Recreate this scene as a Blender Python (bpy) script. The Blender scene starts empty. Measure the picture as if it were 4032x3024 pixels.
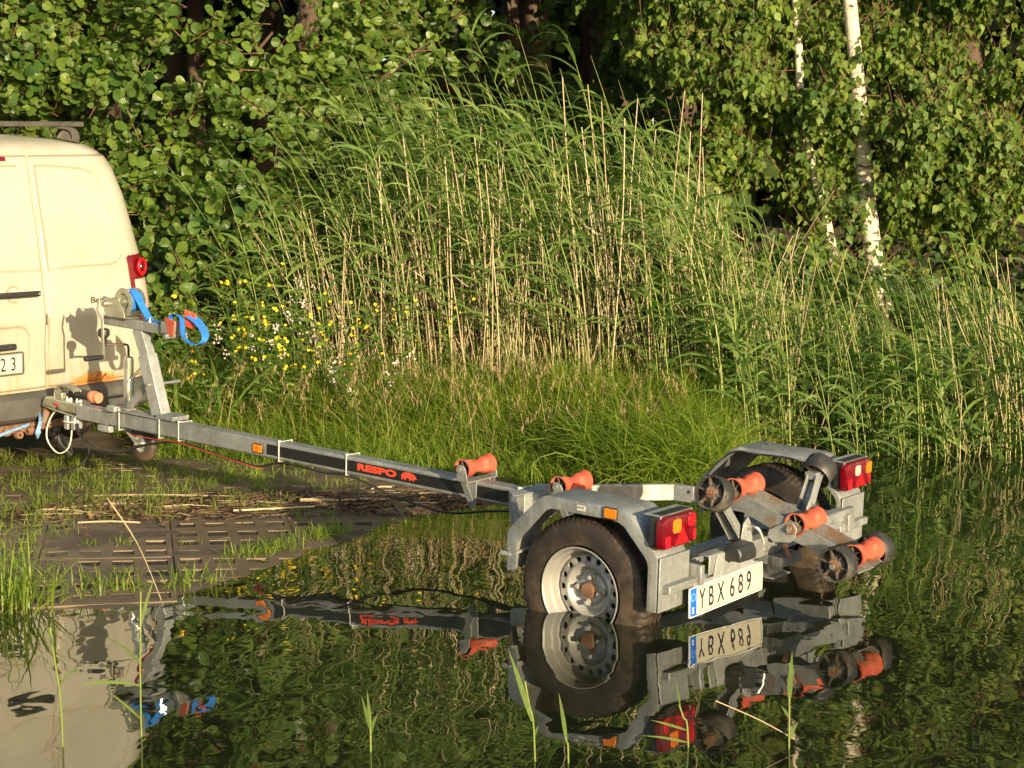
import bpy, bmesh, math, random
import numpy as np
from mathutils import Vector, Matrix, noise

random.seed(7); rng = np.random.default_rng(7)
S = bpy.context.scene
COL = S.collection
PI = math.pi

# ------------------------------------------------------------------ camera, sky, sun, exposure
cam_d = bpy.data.cameras.new('camera'); cam = bpy.data.objects.new('camera', cam_d); COL.objects.link(cam)
cam_d.sensor_width = 36.0; cam_d.lens = 6760.12 / 4032 * 36.0
cam_d.clip_start = 0.05; cam_d.clip_end = 500
CH, CP, CR = 1.404, 0.0839, 0.0077
cx_, sx_ = math.cos(CP), math.sin(CP)
right = Vector((1, 0, 0)); up = Vector((0, sx_, cx_)); fwd = Vector((0, cx_, -sx_))
r2 = right * math.cos(CR) - up * math.sin(CR); u2 = right * math.sin(CR) + up * math.cos(CR)
M = Matrix((r2, u2, -fwd)).transposed().to_4x4(); M.translation = Vector((0, 0, CH))
cam.matrix_world = M
S.camera = cam

SUN_AZ, SUN_EL = math.radians(151.4), math.radians(8.5)      # clockwise from +Y
w = bpy.data.worlds.new('World'); S.world = w; w.use_nodes = True
nt = w.node_tree; bg = nt.nodes['Background']
sky = nt.nodes.new('ShaderNodeTexSky'); sky.sky_type = 'NISHITA'; sky.sun_disc = False
sky.sun_elevation = SUN_EL; sky.sun_rotation = SUN_AZ; sky.air_density = 1.0; sky.dust_density = 1.5
nt.links.new(sky.outputs[0], bg.inputs[0]); bg.inputs[1].default_value = 0.15
sd = bpy.data.lights.new('sun', 'SUN'); so = bpy.data.objects.new('sun', sd); COL.objects.link(so)
sd.energy = 5.0; sd.angle = math.radians(0.5); sd.color = (1.0, 0.83, 0.55)
ldir = Vector((-math.sin(SUN_AZ) * math.cos(SUN_EL), -math.cos(SUN_AZ) * math.cos(SUN_EL), -math.sin(SUN_EL)))
so.rotation_euler = ldir.to_track_quat('-Z', 'Y').to_euler(); so.location = (6, -8, 6)
S.view_settings.view_transform = 'Standard'; S.view_settings.look = 'None'
S.view_settings.exposure = 0.95; S.view_settings.gamma = 1.0
S.view_settings.use_curve_mapping = False
S.cycles.max_bounces = 8; S.cycles.transparent_max_bounces = 16
S.cycles.sample_clamp_indirect = 6.0; S.cycles.caustics_reflective = False; S.cycles.caustics_refractive = False

# ------------------------------------------------------------------ frames
def Rypr(yaw, pit, rol):
    cy, sy = math.cos(yaw), math.sin(yaw); cp, sp = math.cos(pit), math.sin(pit); cr, sr = math.cos(rol), math.sin(rol)
    Rz = np.array([[cy, -sy, 0], [sy, cy, 0], [0, 0, 1]]); Ry = np.array([[cp, 0, sp], [0, 1, 0], [-sp, 0, cp]])
    Rx = np.array([[1, 0, 0], [0, cr, -sr], [0, sr, cr]]); return Rz @ Ry @ Rx
TR = Rypr(2.4750, -0.0706, -0.0323); TT = np.array([0.7147, 6.8693, 0.2224])
def mat4(R, t):
    m = Matrix([[float(R[i][j]) for j in range(3)] + [float(t[i])] for i in range(3)] + [[0, 0, 0, 1]]); return m
TM = mat4(TR, TT)
VR = Rypr(PI / 2 + math.radians(49), -math.radians(4.0), -math.radians(2.3))
VP = np.array([-2.70326827, 9.45, 0.74492372])
VO = VP + VR @ np.array([0, -0.08, -0.66])
VM = mat4(VR, VO)

# ------------------------------------------------------------------ materials
def new_mat(name):
    m = bpy.data.materials.new(name); m.use_nodes = True; return m, m.node_tree, m.node_tree.nodes['Principled BSDF']
def ramp(nt, fac, stops):
    r = nt.nodes.new('ShaderNodeValToRGB'); el = r.color_ramp.elements
    while len(el) < len(stops): el.new(0.5)
    for e, (p, c) in zip(el, stops): e.position = p; e.color = (*c, 1) if len(c) == 3 else c
    nt.links.new(fac, r.inputs[0]); return r.outputs[0]
def noise_n(nt, scale, detail=4, rough=.55, coord='Object', vec=None, dist=0.0):
    n = nt.nodes.new('ShaderNodeTexNoise'); n.inputs['Scale'].default_value = scale; n.inputs['Detail'].default_value = detail
    n.inputs['Roughness'].default_value = rough; n.inputs['Distortion'].default_value = dist
    if vec is None:
        tc = nt.nodes.new('ShaderNodeTexCoord'); vec = tc.outputs[coord]
    nt.links.new(vec, n.inputs['Vector']); return n.outputs['Fac']
def mixc(nt, fac, a, b, mode='MIX'):
    m = nt.nodes.new('ShaderNodeMix'); m.data_type = 'RGBA'; m.blend_type = mode
    for sock, v in ((m.inputs[0], fac), (m.inputs[6], a), (m.inputs[7], b)):
        if isinstance(v, (int, float)): sock.default_value = v
        elif isinstance(v, tuple): sock.default_value = (*v, 1) if len(v) == 3 else v
        else: nt.links.new(v, sock)
    return m.outputs[2]
def math_n(nt, op, a, b=None, c=None):
    m = nt.nodes.new('ShaderNodeMath'); m.operation = op
    for s, v in zip(m.inputs, (a, b, c)):
        if v is None: continue
        if isinstance(v, (int, float)): s.default_value = v
        else: nt.links.new(v, s)
    return m.outputs[0]
def bump(nt, b, h, strength=.3, dist=.01):
    n = nt.nodes.new('ShaderNodeBump'); n.inputs['Strength'].default_value = strength; n.inputs['Distance'].default_value = dist
    nt.links.new(h, n.inputs['Height']); nt.links.new(n.outputs[0], b.inputs['Normal'])
def scaled(nt, coord, s, rot=None):
    tc = nt.nodes.new('ShaderNodeTexCoord'); mp = nt.nodes.new('ShaderNodeMapping'); mp.inputs['Scale'].default_value = s
    if rot: mp.inputs['Rotation'].default_value = rot
    nt.links.new(tc.outputs[coord], mp.inputs[0]); return mp.outputs[0]

def galv(name='galvanised_steel', base=.31, rust=0.0):
    m, nt, b = new_mat(name)
    v = nt.nodes.new('ShaderNodeTexVoronoi'); v.inputs['Scale'].default_value = 130
    nt.links.new(scaled(nt, 'Object', (1, 1, 1)), v.inputs['Vector'])
    c1 = ramp(nt, v.outputs['Color'], [(0, (base * .82, base * .86, base * .84)), (1, (base * 1.12, base * 1.16, base * 1.13))])
    n2 = noise_n(nt, 7, 6, .65)
    c2 = ramp(nt, n2, [(.35, (.55, .55, .52)), (.6, (1, 1, 1)), (.72, (1.12, 1.1, 1.02))])
    c = mixc(nt, .8, c1, c2, 'MULTIPLY')
    n3 = noise_n(nt, 40, 3, .7)
    c = mixc(nt, ramp(nt, n3, [(.60, (0, 0, 0)), (.72, (.7, .7, .7))]), c, (.20, .17, .11))
    n5 = noise_n(nt, 16, 5, .7, vec=scaled(nt, 'Object', (1, 1, .22)))
    c = mixc(nt, ramp(nt, n5, [(.54, (0, 0, 0)), (.70, (.5, .5, .5))]), c, (.50, .50, .46))
    n6 = noise_n(nt, 75, 3, .6)
    c = mixc(nt, ramp(nt, n6, [(.69, (0, 0, 0)), (.73, (.8, .8, .8))]), c, (.62, .62, .58))
    if rust:
        n4 = noise_n(nt, 9, 5, .7)
        c = mixc(nt, ramp(nt, n4, [(.5, (0, 0, 0)), (.62, (rust, rust, rust))]), c, (.30, .15, .06))
    nt.links.new(c, b.inputs['Base Color']); b.inputs['Metallic'].default_value = .45
    nt.links.new(ramp(nt, n2, [(.3, (.62,) * 3), (.7, (.42,) * 3)]), b.inputs['Roughness'])
    bump(nt, b, noise_n(nt, 220, 2), .12, .002)
    return m
def plain(name, col, rough=.5, metal=0.0, var=.25, scale=25, dirt=None, bumpv=0.1, spec=.5, dirt_scale=6, dirt_lo=.5):
    m, nt, b = new_mat(name)
    n = noise_n(nt, scale, 5, .6)
    c = ramp(nt, n, [(.3, tuple(x * (1 - var) for x in col)), (.7, tuple(min(1, x * (1 + var)) for x in col))])
    if dirt:
        c = mixc(nt, ramp(nt, noise_n(nt, dirt_scale, 6, .7), [(dirt_lo, (0, 0, 0)), (dirt_lo + .18, (.85, .85, .85))]), c, dirt)
    nt.links.new(c, b.inputs['Base Color']); b.inputs['Roughness'].default_value = rough; b.inputs['Metallic'].default_value = metal
    b.inputs['Specular IOR Level'].default_value = spec
    if bumpv: bump(nt, b, noise_n(nt, scale * 6, 3), bumpv, .003)
    return m
MT = {}
MT['galv'] = galv()
MT['galv_rust'] = galv('galvanised_steel_rusty', .31, .8)
MT['galv_light'] = galv('bright_galvanised_steel', .40)
MT['rust'] = plain('rusty_iron', (.20, .10, .055), .85, .15, .5, 30, (.22, .19, .15))
MT['dark_metal'] = plain('dark_wet_iron', (.05, .04, .03), .6, .3, .4, 20, (.16, .09, .05))
MT['orange'] = plain('orange_polyurethane', (.50, .078, .040), .58, 0, .2, 16, (.36, .19, .12), .3, .35, 11, .50)
MT['orange_dull'] = plain('faded_orange_plastic', (.60, .20, .11), .6, 0, .15, 20)
MT['rubber'] = plain('black_roller_rubber', (.028, .026, .023), .52, 0, .35, 14, (.16, .145, .12), .35, .5, 8, .50)
MT['rubber_hub'] = plain('dusty_black_plastic', (.07, .06, .05), .6, 0, .35, 18, (.22, .17, .115), .2, .4, 12, .46)
MT['tyre'] = plain('muddy_tyre_rubber', (.030, .023, .017), .58, 0, .4, 12, (.105, .072, .045), .3, .45, 6, .46)
MT['tyre_tread'] = plain('muddy_tyre_tread', (.022, .017, .013), .6, 0, .4, 14, (.105, .068, .04), .4, .45, 11, .50)
MT['rim'] = plain('painted_steel_rim', (.36, .355, .33), .42, .35, .12, 9, (.40, .36, .26), .05, .5, 5, .55)
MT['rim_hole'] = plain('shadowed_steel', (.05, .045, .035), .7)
MT['black'] = plain('black_plastic', (.018, .018, .018), .45, 0, .2, 30, (.06, .055, .045))
MT['black_vinyl'] = plain('black_vinyl_stripe', (.012, .012, .012), .38, 0, .2, 15, (.06, .055, .045), .03, .5, 18, .60)
MT['white_plastic'] = plain('white_nylon', (.72, .70, .62), .5)
MT['white_cable'] = plain('cream_plastic_cable', (.66, .63, .52), .5)
MT['red_wire'] = plain('red_wire', (.45, .03, .02), .5)
MT['blue_strap'] = plain('blue_webbing', (.028, .17, .55), .6, 0, .2, 60, (.05, .18, .40), .35, .3, 10, .55)
MT['blue_rope'] = plain('pale_blue_rope', (.16, .28, .45), .8, 0, .3, 60)
MT['zinc'] = plain('yellow_zinc_plate', (.42, .42, .33), .38, .65, .15, 20, (.30, .24, .14))
MT['zinc_clear'] = plain('bright_zinc', (.5, .5, .46), .3, .8, .12, 20)
MT['red_plastic'] = plain('red_plastic', (.5, .01, .02), .4)
MT['amber'] = plain('amber_reflector', (.75, .20, .01), .25, 0, .12, 200)
MT['red_lens'] = plain('red_lens', (.115, .0012, .004), .12, 0, .3, 35, (.10, .008, .006), .05, .7, 14, .6)
MT['red_bright'] = plain('bright_red_reflector', (.48, .006, .015), .18, 0, .2, 160, None, .5)
MT['clear_lens'] = plain('clear_reversing_lens', (.48, .36, .30), .2, 0, .2, 60, None, .3)
MT['amber_lens'] = plain('amber_lens', (.66, .17, .010), .18, 0, .2, 100, None, .4)
MT['plate_white'] = plain('reflective_white_sheet', (.47, .44, .35), .5, 0, .06, 6, (.36, .31, .21), .02, .4, 9, .62)
MT['plate_blue'] = plain('eu_band_blue', (.015, .13, .58), .4)
MT['ink'] = plain('black_ink', (.02, .016, .035), .4)
MT['ink_white'] = plain('white_ink', (.75, .75, .72), .4)
MT['ink_yellow'] = plain('pale_star_ink', (.45, .60, .62), .4)
MT['red_decal'] = plain('orange_red_decal', (.80, .07, .035), .4, 0, .08, 30)
MT['sticker'] = plain('grey_white_sticker', (.55, .55, .50), .4)
MT['bumper'] = plain('faded_grey_bumper_plastic', (.062, .061, .056), .6, 0, .2, 6, (.12, .105, .08), .15, .4, 4, .50)
MT['rack'] = plain('dark_anodised_rail', (.07, .065, .055), .45, .4, .2, 30, (.14, .12, .10))
MT['chrome_letter'] = plain('chrome_lettering', (.16, .14, .11), .3, .7)
MT['wood'] = plain('weathered_wood', (.11, .08, .05), .9, 0, .3, 12)
MT['headlight'] = plain('headlamp_glass', (.55, .57, .58), .1, .3)
MT['glass_dark'] = plain('dark_window_glass', (.02, .024, .026), .05, 0, .05, 5, None, 0, .8)

def van_paint():
    m, nt, b = new_mat('dirty_cream_van_paint')
    n = noise_n(nt, 2.2, 5, .6)
    c = ramp(nt, n, [(.3, (.31, .29, .225)), (.5, (.36, .34, .275)), (.72, (.39, .375, .31))])
    vs = scaled(nt, 'Object', (1, 9, 1.3))
    st = noise_n(nt, 2.2, 4, .6, vec=vs)
    sep = nt.nodes.new('ShaderNodeSeparateXYZ'); tc = nt.nodes.new('ShaderNodeTexCoord'); nt.links.new(tc.outputs['Object'], sep.inputs[0])
    low = nt.nodes.new('ShaderNodeMapRange'); low.inputs[1].default_value = 1.05; low.inputs[2].default_value = .5
    nt.links.new(sep.outputs[2], low.inputs[0])
    f = math_n(nt, 'MULTIPLY', ramp(nt, st, [(.48, (0, 0, 0)), (.68, (.75, .75, .75))]), low.outputs[0])
    c = mixc(nt, f, c, (.30, .235, .135))
    # rust creeping up from the lower door edge
    def dist_to(y, z, ry, rz):
        a = math_n(nt, 'DIVIDE', math_n(nt, 'SUBTRACT', sep.outputs[1], y), ry)
        d = math_n(nt, 'DIVIDE', math_n(nt, 'SUBTRACT', sep.outputs[2], z), rz)
        return math_n(nt, 'SQRT', math_n(nt, 'ADD', math_n(nt, 'MULTIPLY', a, a), math_n(nt, 'MULTIPLY', d, d)))
    rn = noise_n(nt, 22, 6, .75)
    d1 = math_n(nt, 'ADD', dist_to(-.40, .515, .20, .052), math_n(nt, 'MULTIPLY', math_n(nt, 'SUBTRACT', rn, .5), 1.6))
    c = mixc(nt, ramp(nt, d1, [(.62, (1, 1, 1)), (1.0, (0, 0, 0))]), c, ramp(nt, noise_n(nt, 30, 4), [(.35, (.25, .09, .02)), (.6, (.62, .20, .03))]))
    edge = nt.nodes.new('ShaderNodeMapRange'); edge.inputs[1].default_value = .56; edge.inputs[2].default_value = .50
    nt.links.new(sep.outputs[2], edge.inputs[0])
    f2 = math_n(nt, 'MULTIPLY', edge.outputs[0], ramp(nt, rn, [(.42, (0, 0, 0)), (.60, (1, 1, 1))]))
    f2 = math_n(nt, 'MULTIPLY', f2, .45); c = mixc(nt, f2, c, (.33, .17, .06))
    dt = nt.nodes.new('ShaderNodeAttribute'); dt.attribute_name = 'crease_tint'; c = mixc(nt, math_n(nt, 'MULTIPLY', dt.outputs['Fac'], .75), c, (.20, .15, .085))  # brown crease tint: dirt plus painted shading, so the shallow pressed lines read
    sp = noise_n(nt, 120, 2, .5)
    c = mixc(nt, ramp(nt, sp, [(.70, (0, 0, 0)), (.76, (.7, .7, .7))]), c, (.36, .27, .14))
    nt.links.new(c, b.inputs['Base Color']); b.inputs['Roughness'].default_value = .42; b.inputs['Coat Weight'].default_value = .25
    b.inputs['Coat Roughness'].default_value = .15
    bump(nt, b, noise_n(nt, 3.0, 2), .08, .02)
    return m
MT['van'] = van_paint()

def leaf_mat(name, lo, mid, hi, rough=.42, trans=.30, attr=True, tcol=None, spec=.5, vein=False):
    m, nt, b = new_mat(name)
    if attr:
        a = nt.nodes.new('ShaderNodeAttribute'); a.attribute_name = 'rnd'; f = a.outputs['Fac']
    else:
        a = nt.nodes.new('ShaderNodeObjectInfo'); f = a.outputs['Random']
    c = ramp(nt, f, [(0, lo), (.5, mid), (.92, hi), (1, tuple(x * 1.15 for x in hi))])
    nv = noise_n(nt, 55, 2, .5); c = mixc(nt, .35, c, ramp(nt, nv, [(.3, (.6, .6, .6)), (.7, (1.25, 1.25, 1.2))]), 'MULTIPLY')
    if vein:
        at = nt.nodes.new('ShaderNodeAttribute'); at.attribute_name = 'vein'
        wv = math_n(nt, 'SINE', math_n(nt, 'MULTIPLY', at.outputs['Fac'], 46.0))
        c = mixc(nt, math_n(nt, 'MULTIPLY_ADD', wv, .22, .22), c, mixc(nt, 1.0, c, (1.35, 1.3, 1.25), 'MULTIPLY'))
        bn = nt.nodes.new('ShaderNodeBump'); bn.inputs['Strength'].default_value = 1.0; bn.inputs['Distance'].default_value = .0010
        nt.links.new(wv, bn.inputs['Height']); nt.links.new(bn.outputs[0], b.inputs['Normal'])
    nt.links.new(c, b.inputs['Base Color']); b.inputs['Roughness'].default_value = rough; b.inputs['Specular IOR Level'].default_value = spec
    t = nt.nodes.new('ShaderNodeBsdfTranslucent'); tc = mixc(nt, 1.0, c, tcol or (1.05, 1.5, .45), 'MULTIPLY'); nt.links.new(tc, t.inputs[0])
    mx = nt.nodes.new('ShaderNodeMixShader'); mx.inputs[0].default_value = trans
    nt.links.new(b.outputs[0], mx.inputs[1]); nt.links.new(t.outputs[0], mx.inputs[2])
    nt.links.new(mx.outputs[0], nt.nodes['Material Output'].inputs[0])
    return m
MT['alder'] = leaf_mat('alder_leaf', (.045, .095, .016), (.09, .155, .026), (.18, .25, .045), .28, .38, vein=True)
MT['alder_o'] = leaf_mat('alder_leaf_single', (.035, .085, .016), (.07, .135, .024), (.13, .20, .038), .32, attr=False, vein=True)
MT['birch'] = leaf_mat('birch_leaf', (.055, .11, .016), (.11, .18, .026), (.22, .29, .05), .33, .45, vein=True)
MT['birch_o'] = leaf_mat('birch_leaf_single', (.045, .10, .016), (.085, .155, .025), (.17, .24, .045), .38, attr=False, vein=True)
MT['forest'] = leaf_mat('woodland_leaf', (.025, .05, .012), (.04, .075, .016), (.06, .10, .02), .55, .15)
MT['reed'] = leaf_mat('reed_leaf', (.085, .155, .040), (.15, .235, .060), (.24, .32, .10), .36, .42)
MT['reed_stem'] = leaf_mat('reed_stem', (.18, .23, .05), (.29, .32, .07), (.38, .37, .12), .5, .1)
MT['reed_dry'] = leaf_mat('dry_reed', (.24, .185, .10), (.34, .27, .155), (.43, .35, .215), .6, .1, tcol=(1, .9, .7))
MT['reed_dry_o'] = leaf_mat('dry_reed_single', (.33, .26, .15), (.44, .35, .21), (.52, .43, .27), .6, .1, attr=False, tcol=(1, .9, .7))
MT['grass'] = leaf_mat('grass_blade', (.12, .18, .022), (.20, .27, .035), (.32, .36, .065), .45, .5)
MT['straw'] = leaf_mat('straw_seedhead', (.24, .16, .08), (.33, .23, .12), (.42, .31, .17), .7, .15, tcol=(1, .85, .6))
MT['herb'] = leaf_mat('herb_leaf', (.06, .12, .02), (.10, .18, .03), (.14, .22, .04), .45, .3)
MT['yellow'] = leaf_mat('yellow_petal', (.70, .46, .01), (.80, .56, .02), (.88, .66, .04), .6, .2, tcol=(1, 1, .6))
MT['whiteflower'] = leaf_mat('pale_pink_petal', (.55, .42, .42), (.62, .50, .48), (.68, .58, .55), .6, .2, tcol=(1, 1, 1))
MT['debris'] = leaf_mat('dark_plant_debris', (.04, .022, .012), (.075, .042, .022), (.13, .075, .04), .8, .05, tcol=(1, .8, .5))
MT['deadleaf'] = plain('brown_dead_leaf', (.40, .22, .12), .7, 0, .3, 30)
MT['yellowleaf'] = plain('yellow_dead_leaf', (.62, .38, .05), .6, 0, .2, 30)
def bark(name, a, bcol, sc):
    m, nt, b = new_mat(name)
    n = noise_n(nt, 9, 5, .7, vec=scaled(nt, 'Object', (1, 1, sc)))
    nt.links.new(ramp(nt, n, [(.38, bcol), (.46, a), (.7, tuple(x * 1.15 for x in a))]), b.inputs['Base Color']); b.inputs['Roughness'].default_value = .85
    bump(nt, b, noise_n(nt, 30, 4), .5, .01); return m
MT['birch_bark'] = bark('birch_bark', (.55, .48, .38), (.05, .035, .025), 3.0)
MT['brown_bark'] = bark('brown_bark', (.085, .055, .035), (.03, .02, .012), .5)
MT['twig'] = plain('reddish_twig', (.17, .085, .05), .7)

def ground_mat():
    m, nt, b = new_mat('mud_and_soil')
    n = noise_n(nt, 1.6, 8, .68)
    c = ramp(nt, n, [(.32, (.05, .035, .022)), (.5, (.105, .074, .045)), (.62, (.155, .115, .07)), (.75, (.11, .09, .052))])
    n2 = noise_n(nt, 60, 4, .8)
    c = mixc(nt, ramp(nt, n2, [(.55, (0, 0, 0)), (.68, (.8, .8, .8))]), c, (.11, .095, .07))
    n3 = noise_n(nt, 150, 2, .6)
    c = mixc(nt, ramp(nt, n3, [(.66, (0, 0, 0)), (.70, (1, 1, 1))]), c, (.34, .30, .24))
    nt.links.new(c, b.inputs['Base Color'])
    nt.links.new(ramp(nt, n, [(.3, (.35,) * 3), (.6, (.85,) * 3)]), b.inputs['Roughness'])
    h = math_n(nt, 'ADD', noise_n(nt, 14, 8, .75), math_n(nt, 'MULTIPLY', noise_n(nt, 110, 3, .7), .35))
    bump(nt, b, h, .9, .025); return m
MT['ground'] = ground_mat()
MT['paver'] = plain('mud_filmed_concrete', (.155, .108, .066), .55, 0, .28, 5, (.075, .052, .034), .6, .45, 3.2, .50)
MT['gravel'] = plain('dark_cell_gravel', (.030, .026, .020), .8, 0, .5, 90, (.15, .13, .11), .8, .4, 150, .64)

def water_mat():
    m = bpy.data.materials.new('pond_water'); m.use_nodes = True; nt = m.node_tree; nt.nodes.clear()
    out = nt.nodes.new('ShaderNodeOutputMaterial')
    gl = nt.nodes.new('ShaderNodeBsdfGlossy'); gl.inputs['Roughness'].default_value = .012; gl.inputs[0].default_value = (.96, .97, .95, 1)
    tr = nt.nodes.new('ShaderNodeBsdfTransparent'); tr.inputs[0].default_value = (.16, .15, .085, 1)
    df = nt.nodes.new('ShaderNodeBsdfDiffuse'); df.inputs[0].default_value = (.016, .018, .008, 1)
    fr = nt.nodes.new('ShaderNodeFresnel'); fr.inputs[0].default_value = 1.75
    geo = nt.nodes.new('ShaderNodeNewGeometry')
    mp = nt.nodes.new('ShaderNodeMapping'); mp.inputs['Rotation'].default_value = (0, 0, math.radians(14)); mp.inputs['Scale'].default_value = (1.45, .85, 1)
    nt.links.new(geo.outputs['Position'], mp.inputs[0])
    n1 = nt.nodes.new('ShaderNodeTexNoise'); n1.inputs['Scale'].default_value = 2.1; n1.inputs['Detail'].default_value = 1.0; n1.inputs['Roughness'].default_value = .4; n1.inputs['Distortion'].default_value = .5
    nt.links.new(mp.outputs[0], n1.inputs['Vector'])
    n2 = nt.nodes.new('ShaderNodeTexNoise'); n2.inputs['Scale'].default_value = 8.0; n2.inputs['Detail'].default_value = 1.0; n2.inputs['Distortion'].default_value = .6
    nt.links.new(mp.outputs[0], n2.inputs['Vector'])
    n3 = nt.nodes.new('ShaderNodeTexNoise'); n3.inputs['Scale'].default_value = 28.0; n3.inputs['Detail'].default_value = 1.0
    nt.links.new(mp.outputs[0], n3.inputs['Vector'])
    sep = nt.nodes.new('ShaderNodeSeparateXYZ'); nt.links.new(geo.outputs['Position'], sep.inputs[0])
    # small ripples grow stronger away from the bank where the camera stands
    far = nt.nodes.new('ShaderNodeMapRange'); far.inputs[1].default_value = 6.2; far.inputs[2].default_value = 8.5; far.inputs[3].default_value = .10; far.inputs[4].default_value = 1.0
    nt.links.new(sep.outputs[1], far.inputs[0])
    h = math_n(nt, 'ADD', math_n(nt, 'MULTIPLY', n1.outputs['Fac'], .0062), math_n(nt, 'MULTIPLY', n2.outputs['Fac'], .0006))
    h = math_n(nt, 'ADD', h, math_n(nt, 'MULTIPLY', math_n(nt, 'MULTIPLY', n3.outputs['Fac'], .00012), far.outputs[0]))
    bp = nt.nodes.new('ShaderNodeBump'); bp.inputs['Strength'].default_value = 1.0; bp.inputs['Distance'].default_value = 1.0
    nt.links.new(h, bp.inputs['Height'])
    for nd in (gl, fr): nt.links.new(bp.outputs[0], nd.inputs['Normal'])
    ad = nt.nodes.new('ShaderNodeAddShader'); nt.links.new(tr.outputs[0], ad.inputs[0]); nt.links.new(df.outputs[0], ad.inputs[1])
    mx = nt.nodes.new('ShaderNodeMixShader'); nt.links.new(fr.outputs[0], mx.inputs[0]); nt.links.new(ad.outputs[0], mx.inputs[1]); nt.links.new(gl.outputs[0], mx.inputs[2])
    nt.links.new(mx.outputs[0], out.inputs[0]); return m
MT['water'] = water_mat()

# ------------------------------------------------------------------ object helpers
def tag(o, label=None, cat=None, group=None, kind=None):
    if label: o['label'] = label
    if cat: o['category'] = cat
    if group: o['group'] = group
    if kind: o['kind'] = kind
    return o
def empty(name, m, label, cat, group=None):
    o = bpy.data.objects.new(name, None); COL.objects.link(o); o.matrix_world = m; o.empty_display_size = .1
    return tag(o, label, cat, group)
def link(name, me, mat, parent=None, label=None, matrix=None):
    o = bpy.data.objects.new(name, me); COL.objects.link(o)
    if mat is not None and len(me.materials) == 0: me.materials.append(MT[mat] if isinstance(mat, str) else mat)
    if parent is not None: o.parent = parent
    if matrix is not None: o.matrix_basis = matrix
    if label: o['label'] = label
    return o

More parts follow.
